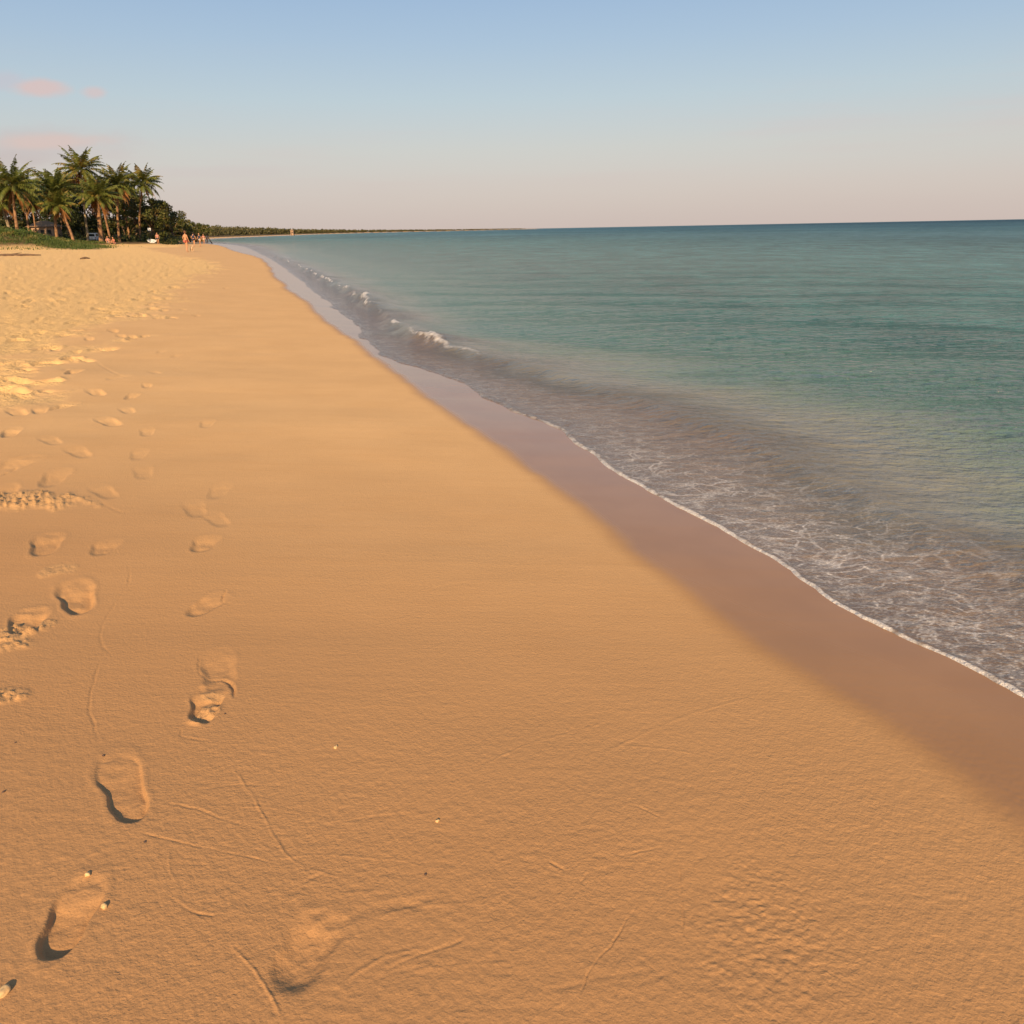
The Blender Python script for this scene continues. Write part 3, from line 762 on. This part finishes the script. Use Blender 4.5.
# grass on the dune
V, Fc = [], []
rr = random.Random(9)
cnt = 0
while cnt < 30000:
    y = rr.uniform(86, 122); x = rr.uniform(-95, -43)
    den = float(1 / (1 + math.exp((x * 100 / y + 48.6 + 1.0 * math.sin(y * .9)) * 1.5))) * (1 if y > 89.5 + 1.2 * math.sin(x * .7) else .12)
    if x < -68 and rr.random() < .5: continue
    if rr.random() > den: continue
    z = tz(x, y) - .03 if cnt % 1 == 0 else 0
    for q in range(3):
        a = rr.uniform(0, 2 * PI); hh = rr.uniform(.10, .34); w = rr.uniform(.02, .05); dx, dy = rr.uniform(-.16, .16), rr.uniform(-.16, .16)
        ox, oy = x + rr.uniform(-.3, .3), y + rr.uniform(-.3, .3); b0 = len(V)
        V += [Vector((ox - math.cos(a) * w, oy - math.sin(a) * w, z)), Vector((ox + math.cos(a) * w, oy + math.sin(a) * w, z)), Vector((ox + dx, oy + dy, z + hh))]
        Fc.append((b0, b0 + 1, b0 + 2))
    cnt += 1
items = []
g = mesh_obj('dune_grass', V, Fc, M['grass'], None, False); tag(g, 'green grass and creeping plants covering the low dune at left', 'grass', None, 'stuff')
for k in range(260):
    y = rnd.uniform(92, 112); x = rnd.uniform(-75, -51) * y / 100; r = rnd.uniform(.25, .75); items.append((x, y, tz(x, y) + r * .1, r, .2))
cloud_stuff('dune_creeper', items, 70, .2, M['grass'], 'leafy green creeper in clumps over the dune at left', 'creeper', 12)

# ------------------------------------------------------------------ hut, sign, far building
def hut(loc, rz, w, dpt, h, label, cat, wallm, roofm, name):
    r = empty(name, loc, rz); tag(r, label, cat)
    bm = bmesh.new(); box(bm, 0, 0, h / 2, w, dpt, h); bm_obj('wall', bm, wallm, r)
    bm = bmesh.new(); box(bm, 0, 0, h + .45, w + .8, dpt + .8, .9, .25, .15); bm_obj('roof', bm, roofm, r)
    bm = bmesh.new(); box(bm, -w * .25, -dpt / 2 - .03, h * .42, w * .18, .06, h * .8); bm_obj('door', bm, M['wood'], r)
    for sx in (.05, .32):
        bm = bmesh.new(); box(bm, w * sx, -dpt / 2 - .03, h * .58, w * .16, .07, h * .34); wd = bm_obj('window', bm, M['wood'], r)
        bm = bmesh.new(); box(bm, w * sx, -dpt / 2 - .072, h * .58, w * .13, .02, h * .28); bm_obj('pane', bm, M['glass'], wd)
    return r
x, y = AT(47, 136); hut((x, y, tz(x, y) + .4), .1, 3.6, 3, 1.9, 'small beige hut with thatched roof half hidden behind the dune grass', 'hut', M['plaster'], M['tile'], 'beach_hut')
x, y = AT(112, 158); hut((x, y, tz(x, y)), -.2, 3.0, 3, 2.4, 'small pale hut deep in the trees above the seated people', 'hut', M['plaster'], M['tile'], 'beach_hut')
x, y = AT(292, 690, 230); hut((x, y, tz(x, y)), 0, 2.4, 2.4, 3.6, 'tiny pale building rising above the far treeline', 'building', M['plaster'], M['tile'], 'far_building')
x, y = AT(150.7, 129); s_ = empty('sign_post', (x, y, tz(x, y))); tag(s_, 'white square signboard on a post under the rounded olive tree', 'sign')
V, Fc = tube([(0, 0, -.1), (0, 0, 2.1)], [.04, .04], 8); mesh_obj('post', V, Fc, M['wood'], s_)
bm = bmesh.new(); box(bm, 0, -.06, 1.9, .5, .04, .42); bmesh.ops.bevel(bm, geom=bm.edges[:], offset=.01, segments=1, affect='EDGES'); bm_obj('board', bm, M['white'], s_)
bm = bmesh.new(); box(bm, 0, -.085, 1.9, .5, .006, .05);  bm_obj('frame', bm, M['white'], s_)

# ------------------------------------------------------------------ van
def loft(name, secs, m, parent, bev=.03):
    """secs: list of (y, [(x,z)...half profile])"""
    bm = bmesh.new(); rings = []
    for y, prof in secs:
        ring = [bm.verts.new((x, y, z)) for x, z in prof] + [bm.verts.new((-x, y, z)) for x, z in reversed(prof)]
        rings.append(ring)
    for a, b in zip(rings, rings[1:]):
        n = len(a)
        for k in range(n): bm.faces.new((a[k], a[(k + 1) % n], b[(k + 1) % n], b[k]))
    bm.faces.new(rings[0]); bm.faces.new(rings[-1][::-1])
    return bm_obj(name, bm, m, parent, False)
x, y = AT(93.6, 128, 236); vz = tz(x, y)
van = empty('parked_van', (x, y, vz), .25, .72); tag(van, 'white boxy van parked under the palms with dark rear windows', 'van')
W_ = .86
low = lambda k: [(W_ * k, .35), (W_ * k * 1.02, .6), (W_ * k, 1.0)]
loft('body', [(-2.1, [(W_ * .95, .4), (W_, .6), (W_ * .96, 1.02)]), (-2.0, [(W_, .32), (W_ * 1.02, .6), (W_, 1.05)]), (1.2, [(W_, .32), (W_ * 1.02, .6), (W_, 1.05)]), (2.1, [(W_ * .95, .35), (W_ * .97, .6), (W_ * .9, .9)])], M['white'], van)
loft('cabin', [(-2.02, [(W_ * .97, 1.04), (W_ * .86, 1.68), (W_ * .7, 1.76)]), (.7, [(W_ * .97, 1.04), (W_ * .86, 1.70), (W_ * .7, 1.80)]), (1.45, [(W_ * .95, 1.0), (W_ * .93, 1.05), (W_ * .85, 1.08)])], M['white'], van)
bm = bmesh.new(); box(bm, 0, -2.045, 1.37, 1.26, .04, .46, .92, 1); bm_obj('rear_window', bm, M['glass'], van)
for s in (-1, 1):
    for yy in (-1.3, -.2):
        bm = bmesh.new(); box(bm, s * W_ * .925, yy, 1.36, .07, .9, .42, 1, .9); bm_obj('side_window', bm, M['glass'], van)
    bm = bmesh.new(); box(bm, s * .72, -2.1, .82, .14, .06, .28); bm_obj('tail_lamp', bm, M['red'], van)
    for yy in (-1.35, 1.35):
        bm = bmesh.new(); bmesh.ops.create_cone(bm, cap_ends=True, segments=20, radius1=.34, radius2=.34, depth=.2, matrix=Matrix.Translation((s * .78, yy, .34)) @ Matrix.Rotation(PI / 2, 4, 'Y'))
        wh = bm_obj('wheel', bm, M['rubber'], van)
        bm = bmesh.new(); bmesh.ops.create_cone(bm, cap_ends=True, segments=16, radius1=.19, radius2=.19, depth=.02, matrix=Matrix.Translation((s * .90, yy, .34)) @ Matrix.Rotation(PI / 2, 4, 'Y')); bm_obj('rim', bm, M['chrome'], wh)
bm = bmesh.new(); box(bm, 0, -2.14, .46, 1.6, .1, .18); bm_obj('bumper', bm, M['rubber'], van)
bm = bmesh.new(); box(bm, 0, -2.12, .78, .46, .02, .11); bm_obj('number_plate', bm, M['plaster'], van)
# dinghy
x, y = AT(151, 127, 240); dg = empty('rowing_boat', (x, y, tz(x, y)), .5); tag(dg, 'small pale rowing boat pulled up on the ground under the olive trees', 'boat')
bm = bmesh.new(); rings = []
for k in range(9):
    u = k / 8; yy = -1.3 + 2.6 * u; w = .62 * (1 - max(0, u - .35) ** 2 * 2.1) ; sh = .42 + .15 * u * u
    w = max(w, .03)
    rings.append([bm.verts.new((a * w, yy, zz)) for a, zz in ((-1, sh), (-.85, .18), (-.35, .03), (.35, .03), (.85, .18), (1, sh))] + [bm.verts.new((a * w * .93, yy, zz)) for a, zz in ((1, sh), (.8, .22), (.3, .08), (-.3, .08), (-.8, .22), (-1, sh))])
for a, b in zip(rings, rings[1:]):
    for k in range(12): bm.faces.new((a[k], a[(k + 1) % 12], b[(k + 1) % 12], b[k]))
bm.faces.new(rings[0]); bm.faces.new(rings[-1][::-1]); bm_obj('hull', bm, M['white'], dg)
for yy in (-.6, .25):
    bm = bmesh.new(); box(bm, 0, yy, .36, 1.0, .2, .03); bm_obj('bench', bm, M['blue'], dg)

# ------------------------------------------------------------------ people
def skinmesh(chains, sub=2):
    """chains: dict name->(pos, radius); edges"""
    pts, rad, edges = chains
    me = bpy.data.meshes.new('tmp'); me.from_pydata(pts, edges, []); o = bpy.data.objects.new('tmp', me); C.objects.link(o)
    o.modifiers.new('Skin', 'SKIN'); sd = o.modifiers.new('Sub', 'SUBSURF'); sd.levels = sub; sd.render_levels = sub
    for i, v in enumerate(me.skin_vertices[0].data):
        r = rad[i]; v.radius = r if isinstance(r, tuple) else (r, r); v.use_root = (i == 0)
    dg_ = bpy.context.evaluated_depsgraph_get(); ev = o.evaluated_get(dg_)
    m2 = bpy.data.meshes.new_from_object(ev); bpy.data.objects.remove(o); return m2
POSES = {}
def stand(stride=.1, arm=.12):
    J = dict(pel=(0, 0, .93), wst=(0, 0, 1.06), chest=(0, .01, 1.26), neck=(0, .0, 1.43), head=(0, -.02, 1.53),
             shL=(.17, 0, 1.39), elL=(.24, arm * .6, 1.12), wrL=(.25, -arm * .5, .88), shR=(-.17, 0, 1.39), elR=(-.25, -.02, 1.12), wrR=(-.24, -arm, .89),
             hipL=(.09, 0, .88), knL=(.11, -stride * .7, .49), anL=(.11, -stride * .5, .08), toL=(.13, -stride * .5 - .17, .03),
             hipR=(-.09, 0, .88), knR=(-.11, stride * .2, .49), anR=(-.12, stride, .08), toR=(-.14, stride - .17, .03))
    return J
def sit():
    J = dict(pel=(0, 0, .12), wst=(0, .02, .25), chest=(0, .0, .44), neck=(0, -.03, .60), head=(0, -.06, .70),
             shL=(.17, -.01, .56), elL=(.27, -.12, .34), wrL=(.16, -.34, .38), shR=(-.17, -.01, .56), elR=(-.27, -.12, .34), wrR=(-.16, -.34, .38),
             hipL=(.10, -.03, .12), knL=(.16, -.42, .42), anL=(.14, -.66, .08), toL=(.15, -.83, .04),
             hipR=(-.10, -.03, .12), knR=(-.16, -.42, .40), anR=(-.14, -.64, .08), toR=(-.16, -.81, .04))
    return J
def make_person(J, label, px_, D, rz, top, bottom, hair, sc=1.0, group=None, long_hair=False, py=245):
    x, y = AT(px_, D, py); root = empty('person', (x, y, tz(x, y)), rz, sc); tag(root, label, 'person', group)
    names = ['pel', 'wst', 'chest', 'neck', 'head', 'shL', 'elL', 'wrL', 'shR', 'elR', 'wrR', 'hipL', 'knL', 'anL', 'toL', 'hipR', 'knR', 'anR', 'toR']
    R_ = dict(pel=(.15, .105), wst=(.125, .09), chest=(.155, .105), neck=.055, head=.05, shL=.058, elL=.042, wrL=.028, hipL=.088, knL=.058, anL=.036, toL=.03)
    for a in ('sh', 'el', 'wr', 'hip', 'kn', 'an', 'to'): R_[a + 'R'] = R_[a + 'L']
    E = [('pel', 'wst'), ('wst', 'chest'), ('chest', 'neck'), ('neck', 'head'), ('chest', 'shL'), ('shL', 'elL'), ('elL', 'wrL'), ('chest', 'shR'), ('shR', 'elR'), ('elR', 'wrR'),
         ('pel', 'hipL'), ('hipL', 'knL'), ('knL', 'anL'), ('anL', 'toL'), ('pel', 'hipR'), ('hipR', 'knR'), ('knR', 'anR'), ('anR', 'toR')]
    me = skinmesh(([J[n] for n in names], [R_[n] for n in names], [(names.index(a), names.index(b)) for a, b in E]), 2)
    bm = bmesh.new(); bm.from_mesh(me); bpy.data.meshes.remove(me)
    H = Vector(J['head']) + Vector((0, -.01, .07))
    r0 = bmesh.ops.create_uvsphere(bm, u_segments=18, v_segments=14, radius=.1, matrix=Matrix.Translation(H) @ Matrix.Diagonal((.80, .98, 1.18, 1)))
    for v in r0['verts']:
        l = v.co - H
        if l.z < -.03: v.co.x = H.x + l.x * .82                        # jaw
        if abs(l.x) < .018 and -.035 < l.z < .012 and l.y < -.05: v.co.y -= .02    # nose
    for s in (-1, 1): bmesh.ops.create_uvsphere(bm, u_segments=8, v_segments=6, radius=.024, matrix=Matrix.Translation(H + Vector((s * .082, .005, -.005))) @ Matrix.Diagonal((.4, .8, 1.2, 1)))
    # hands: palm and five bent fingers
    V, Fc = [], []
    for s, sd in ((1, 'L'), (-1, 'R')):
        w = Vector(J['wr' + sd]); d = (w - Vector(J['el' + sd])).normalized(); sdv = Vector((0, 1, 0)) if abs(d.y) < .8 else Vector((1, 0, 0)); sdv = (sdv - d * sdv.dot(d)).normalized(); inn = d.cross(sdv) * 1
        tube([w - d * .02, w + d * .03, w + d * .085], [.024, .034, .032], 8, V, Fc)
        for k, (o_, l_) in enumerate(((-.028, .06), (-.009, .075), (.010, .07), (.028, .055))):
            b0 = w + d * .075 + sdv * o_
            tube([b0, b0 + d * l_ * .5, b0 + d * l_ + inn * .015 * -s], [.009, .0085, .006], 6, V, Fc)
        b0 = w + d * .02 - sdv * .025; tube([b0, b0 - sdv * .025 + d * .025, b0 - sdv * .03 + d * .055], [.011, .010, .007], 6, V, Fc)
    vs = [bm.verts.new(v) for v in V]
    for f in Fc: bm.faces.new([vs[i] for i in f])
    bm_obj('body', bm, M['skin'], root, True)
    # clothes grown over the same joints
    def cloth(name, keys, edges, grow, m):
        me = skinmesh(([J2[k] for k in keys], [tuple(c + grow for c in (R_[k.split('_')[0]] if isinstance(R_[k.split('_')[0]], tuple) else (R_[k.split('_')[0]],) * 2)) for k in keys], edges), 2)
        me.materials.append(m); me.polygons.foreach_set('use_smooth', [True] * len(me.polygons))
        o = bpy.data.objects.new(name, me); C.objects.link(o); o.parent = root
    J2 = dict(J)
    for s in 'LR':
        for a, b, nm, f in (('hip' + s, 'kn' + s, 'hip' + s + '_m', .45), ('sh' + s, 'el' + s, 'sh' + s + '_m', .5)):
            J2[nm] = tuple(Vector(J[a]).lerp(Vector(J[b]), f)); 
    if bottom:
        ks = ['pel', 'hipL', 'hipL_m', 'hipR', 'hipR_m']; cloth('shorts', ks, [(0, 1), (1, 2), (0, 3), (3, 4)], .012, bottom)
    if top:
        ks = ['chest', 'wst', 'pel', 'shL', 'shL_m', 'shR', 'shR_m']; cloth('shirt', ks, [(0, 1), (1, 2), (0, 3), (3, 4), (0, 5), (5, 6)], .010, top)
    bm = bmesh.new(); r0 = bmesh.ops.create_uvsphere(bm, u_segments=16, v_segments=12, radius=.108, matrix=Matrix.Translation(H + Vector((0, .014, .012))) @ Matrix.Diagonal((.86, .98, 1.16, 1)))
    for v in r0['verts']:
        l = v.co - H
        if l.y < -.02 and l.z < .06: v.co.y = H.y + .0
        if long_hair and l.y > 0 and l.z < -.04: v.co.z -= .14
    bm_obj('hair', bm, hair, root, True)
    for s in (-1, 1):
        bm = bmesh.new(); bmesh.ops.create_uvsphere(bm, u_segments=8, v_segments=6, radius=.011, matrix=Matrix.Translation(H + Vector((s * .032, -.088, .008))))
        bm_obj('eye', bm, M['eye'], root, True)
    bm = bmesh.new(); bmesh.ops.create_uvsphere(bm, u_segments=8, v_segments=6, radius=.02, matrix=Matrix.Translation(H + Vector((0, -.084, -.055))) @ Matrix.Diagonal((1, .5, .35, 1))); bm_obj('mouth', bm, M['mouthm'], root, True)
    return root
make_person(stand(.12), 'person in coral swim shorts standing bare chested on the open sand', 187.2, 74, 2.6, None, M['coral'], M['hair'], 1.02, py=251)
gw = 'walkers far along the beach'
make_person(stand(.25), 'person in dark clothes walking, nearer the standing bather of two', 194.3, 106, 2.9, M['navy'], M['navy'], M['hair2'], 1.0, gw)
make_person(stand(.2), 'person in dark shirt and pale shorts walking, right of the one all in dark', 200.3, 107, -.3, M['navy'], M['cream'], M['hair2'], .95, gw)
make_person(stand(.2), 'distant person in pink top beyond the two dark walkers', 204.5, 135, .3, M['pink'], M['cream'], M['hair'], .9, gw)
make_person(stand(.25), 'most distant person in cream clothes near the water point', 207.6, 150, 2.3, M['cream'], M['pink'], M['hair'], .92, gw)
make_person(stand(.05), 'person in pink top standing under the trees beside the tawny tree', 158.5, 124, .2, M['pink'], M['navy'], M['hair'], .95)
gs = 'people resting at the edge of the palms'
make_person(sit(), 'person in pink top seated on the sand, left of the seated pair', 108.5, 117, .4, M['pink'], M['cream'], M['hair'], 1.05, gs)
make_person(sit(), 'person in coral top seated on the sand, right of the seated pair', 114.3, 117, -.4, M['coral'], M['pink'], M['hair'], 1.05, gs)
make_person(stand(.05), 'person in navy clothes standing between the white van and the seated pair', 102.3, 121, .3, M['navy'], M['navy'], M['hair2'], .8, gs)

# small pale dog
x, y = AT(191.9, 74.5, 250); dog = empty('dog', (x, y, tz(x, y)), .6, 1.0); tag(dog, 'small pale dog standing beside the coral shorts bather', 'dog')
pts = [(0, .16, .30), (0, .0, .30), (0, -.18, .33), (0, -.27, .42), (0, -.33, .47), (0, -.43, .44),
       (.06, .17, .24), (.06, .10, .17), (.06, .19, .11), (.06, .17, .02), (-.06, .17, .24), (-.06, .10, .17), (-.06, .19, .11), (-.06, .17, .02),
       (.06, -.18, .24), (.06, -.17, .13), (.06, -.18, .02), (-.06, -.18, .24), (-.06, -.17, .13), (-.06, -.18, .02), (0, .25, .36), (0, .33, .46)]
rd = [.085, .075, .10, .06, .062, .03, .05, .035, .02, .022, .05, .035, .02, .022, .04, .022, .022, .04, .022, .022, .02, .012]
ed = [(0, 1), (1, 2), (2, 3), (3, 4), (4, 5), (0, 6), (6, 7), (7, 8), (8, 9), (0, 10), (10, 11), (11, 12), (12, 13), (2, 14), (14, 15), (15, 16), (2, 17), (17, 18), (18, 19), (0, 20), (20, 21)]
me = skinmesh((pts, rd, ed), 2); me.materials.append(M['fur']); me.polygons.foreach_set('use_smooth', [True] * len(me.polygons))
o = bpy.data.objects.new('body', me); C.objects.link(o); o.parent = dog
for s in (-1, 1):
    bm = bmesh.new(); bmesh.ops.create_cone(bm, cap_ends=True, segments=8, radius1=.028, radius2=.004, depth=.08, matrix=Matrix.Translation((s * .045, -.31, .545))); bm_obj('ear', bm, M['fur'], dog, True)
bm = bmesh.new(); bmesh.ops.create_uvsphere(bm, u_segments=8, v_segments=6, radius=.014, matrix=Matrix.Translation((0, -.465, .445))); bm_obj('nose', bm, M['nose'], dog, True)

# leaning post near the far water point
x, y = AT(209.5, 150, 241); V, Fc = tube([(.5, 0, -.2), (.1, 0, .6), (-.35, .05, 1.35)], [.09, .08, .06], 8)
o = mesh_obj('wooden_post', V, Fc, M['wood'], None); o.location = (x, y, tz(x, y)); tag(o, 'leaning wooden post at the water point beyond the walkers', 'post')

# ------------------------------------------------------------------ driftwood and debris
x, y = P(20, 254.5, .5); V, Fc = [], []
zt = tz(x, y)
tube([(-4.5, .6, 0), (-2.8, .2, .04), (-1, -.1, .05), (.4, .1, .05), (1.5, 0, .03)], [.07, .10, .11, .08, .03], 8, V, Fc)
tube([(-1.4, 0, .05), (-.8, .5, .12), (-.3, .8, .2)], [.05, .035, .01], 6, V, Fc); tube([(-3, .2, .05), (-2.6, -.4, .1)], [.05, .012], 6, V, Fc)
o = mesh_obj('driftwood_log', V, Fc, M['wood'], None); o.location = (x, y, zt); tag(o, 'long dark driftwood log lying on the sand below the grassy dune', 'driftwood')
x, y = P(84, 256, .5); V, Fc = [], []
tube([(-.28, 0, .03), (-.1, .08, .06), (.12, .02, .08), (.3, .1, .04)], [.04, .07, .06, .02], 7, V, Fc); tube([(0, .05, .06), (.1, -.2, .1)], [.03, .01], 6, V, Fc)
o = mesh_obj('driftwood_piece', V, Fc, M['wood'], None); o.location = (x, y, tz(x, y)); tag(o, 'short dark piece of driftwood alone on the pale upper sand', 'driftwood')
def z_sand(x, y):
    a, b = np.array([x]), np.array([y]); return float(sand_fn(a, b)[0][0])
def pebble(px, py, s, label, m, seed, flat=.55, cat='pebble'):
    x, y = P(px, py, .1); x, y = P(px, py, z_sand(x, y)); rr = random.Random(seed)
    bm = bmesh.new(); bmesh.ops.create_icosphere(bm, subdivisions=3, radius=1)
    k1, k2 = rr.uniform(0, 9), rr.uniform(0, 9)
    for v in bm.verts:
        c = v.co; r = 1 + .16 * math.sin(c.x * 3 + k1) * math.cos(c.y * 2.6 + k2) + .08 * math.sin(c.z * 6 + k2 + c.x * 4)
        v.co = Vector((c.x * r * s, c.y * r * s * .8, c.z * r * s * flat))
    o = bm_obj('pebble', bm, m, None, True); o.location = (x, y, z_sand(x, y) + s * flat * .25); o.rotation_euler = (.1, .15, rr.uniform(0, 6)); tag(o, label, cat, 'pebbles scattered on the sand')
pebble(335.5, 747.5, .0075, 'small ochre pebble alone on smooth sand, right of the cloddy footprint', M['shell'], 1)
pebble(437.5, 821.5, .0058, 'tiny ochre pebble alone near the middle of the foreground sand', M['shell'], 2, .9)
pebble(88, 875, .0085, 'ochre pebble above the deep lower left footprint', M['shell'], 3, .7)
pebble(104.5, 908, .0085, 'round ochre pebble at the upper end of the deep lower left footprint', M['shell'], 4, .8)
pebble(4, 992, .014, 'largest pale pebble cut by the left edge at the bottom corner', M['shell'], 5, .6)
pebble(103.5, 756, .005, 'dark pebble just above the long clear footprint', M['shelld'], 6)
pebble(3.5, 792, .005, 'dark pebble at the left edge, level with the long clear footprint', M['shelld'], 7)
pebble(425.5, 874.5, .004, 'tiny dark pebble below the mid foreground ochre pebble', M['shelld'], 8)
pebble(225, 714, .004, 'tiny dark pebble right of the cloddy footprint', M['shelld'], 9)
pebble(15, 743, .0035, 'tiny dark pebble in the left foreground above the edge pebble', M['shelld'], 10)
pebble(145, 842, .004, 'tiny dark pebble just below the near end of the long clear footprint', M['shelld'], 11)

# ------------------------------------------------------------------ world
SUN_EL, SUN_AZ = math.radians(25), math.radians(183)   # azimuth clockwise from +Y: sun behind the camera
w = bpy.data.worlds.new('World'); scn.world = w; w.use_nodes = True
t = NT(w.node_tree); bg = t.n['Background']
sky = t.new('ShaderNodeTexSky', sky_type='NISHITA', sun_disc=False, sun_elevation=SUN_EL, sun_rotation=SUN_AZ)
sky.dust_density = 2.0; sky.air_density = 1.0
tc_ = t.new('ShaderNodeTexCoord').outputs['Generated']
sep = t.new('ShaderNodeSeparateXYZ'); t.l.new(tc_, sep.inputs[0])
X, Y, Z = sep.outputs
K = 1 / .1     # the ramp below is in units of final radiance, the Background strength is .1
grad = t.ramp(t.math('MULTIPLY', Z, 2.0, clamp=True), [(0, lin(211, 193, 185)), (.09, lin(206, 193, 187)), (.17, lin(200, 197, 192)), (.27, lin(184, 197, 203)), (.38, lin(166, 187, 207)), (.50, lin(148, 175, 206)), (1.0, lin(118, 148, 184))])
# drifting haze streaks
n = t.noise(t.scaled(tc_, (1.2, 1.2, 14)), 2.2, 4, .55)
band = t.math('MULTIPLY', t.mr(Z, 0.0, .05), t.mr(Z, .2, .09))
grad = t.mix(t.math('MULTIPLY', t.math('MULTIPLY', t.mr(n, .45, .72), band), .35), grad, (*lin(206, 186, 182), 1))
az = t.math('DIVIDE', X, t.math('MAXIMUM', Y, .05)); el = t.math('DIVIDE', Z, t.math('MAXIMUM', Y, .05))
cn = t.noise(t.scaled(tc_, (1, 1, 2.6)), 16, 5, .6)
def cloud(px, py, wx, wy, col, amt, g):
    d = ray(px, py); a0, e0 = d[0] / d[1], d[2] / d[1]
    k = F
    u = t.math('DIVIDE', t.math('SUBTRACT', az, a0), wx / k); v = t.math('DIVIDE', t.math('SUBTRACT', el, e0), wy / k)
    r2 = t.math('SQRT', t.math('ADD', t.math('MULTIPLY', u, u), t.math('MULTIPLY', v, v)))
    r2 = t.math('ADD', r2, t.math('MULTIPLY', t.math('SUBTRACT', cn, .5), 1.4))
    front = t.math('GREATER_THAN', Y, .1)
    return t.mix(t.math('MULTIPLY', t.math('MULTIPLY', t.mr(r2, 1.15, .2), amt), front), g, (*col, 1))
grad = cloud(40, 147, 95, 20, lin(196, 178, 178), .55, grad)
grad = cloud(55, 141, 60, 8, lin(216, 184, 174), .75, grad)
grad = cloud(8, 160, 55, 9, lin(193, 176, 174), .5, grad)
grad = cloud(2, 80, 28, 9, lin(196, 186, 192), .6, grad)
grad = cloud(41, 88, 25, 9, lin(216, 184, 176), .9, grad)
grad = cloud(96, 92, 13, 6, lin(210, 186, 182), .85, grad)
grad = cloud(210, 172, 90, 7, lin(203, 186, 184), .4, grad)
SKYK = 6.1
gsc = t.mix(1.0, grad, (SKYK, SKYK, SKYK, 1), 'MULTIPLY')
t.set(bg.inputs['Color'], t.mix(.86, sky.outputs[0], gsc)); bg.inputs['Strength'].default_value = .1
sl = bpy.data.lights.new('sun', 'SUN'); sl.energy = 4.6; sl.angle = math.radians(.6); sl.color = (1, .715, .40)
so = bpy.data.objects.new('sun', sl); C.objects.link(so)
dirv = Vector((math.sin(SUN_AZ) * math.cos(SUN_EL), math.cos(SUN_AZ) * math.cos(SUN_EL), math.sin(SUN_EL)))
so.rotation_euler = dirv.to_track_quat('Z', 'Y').to_euler()

# ------------------------------------------------------------------ camera
cam = bpy.data.cameras.new('camera'); co = bpy.data.objects.new('camera', cam); C.objects.link(co)
c, s, cp, sp = math.cos(ROLL), math.sin(ROLL), math.cos(PITCH), math.sin(PITCH)
right = Vector((c, -s * sp, -s * cp)); up = Vector((s, c * sp, c * cp)); back = Vector((0, -cp, sp))
co.matrix_world = Matrix(((right.x, up.x, back.x, 0), (right.y, up.y, back.y, 0), (right.z, up.z, back.z, CAMZ), (0, 0, 0, 1)))
cam.sensor_width = 36; cam.lens = F / 1024 * 36; cam.clip_start = .05; cam.clip_end = 60000
scn.camera = co
scn.view_settings.view_transform = 'Standard'; scn.view_settings.look = 'None'; scn.view_settings.gamma = 1; scn.view_settings.exposure = .75
scn.cycles.transparent_max_bounces = 16
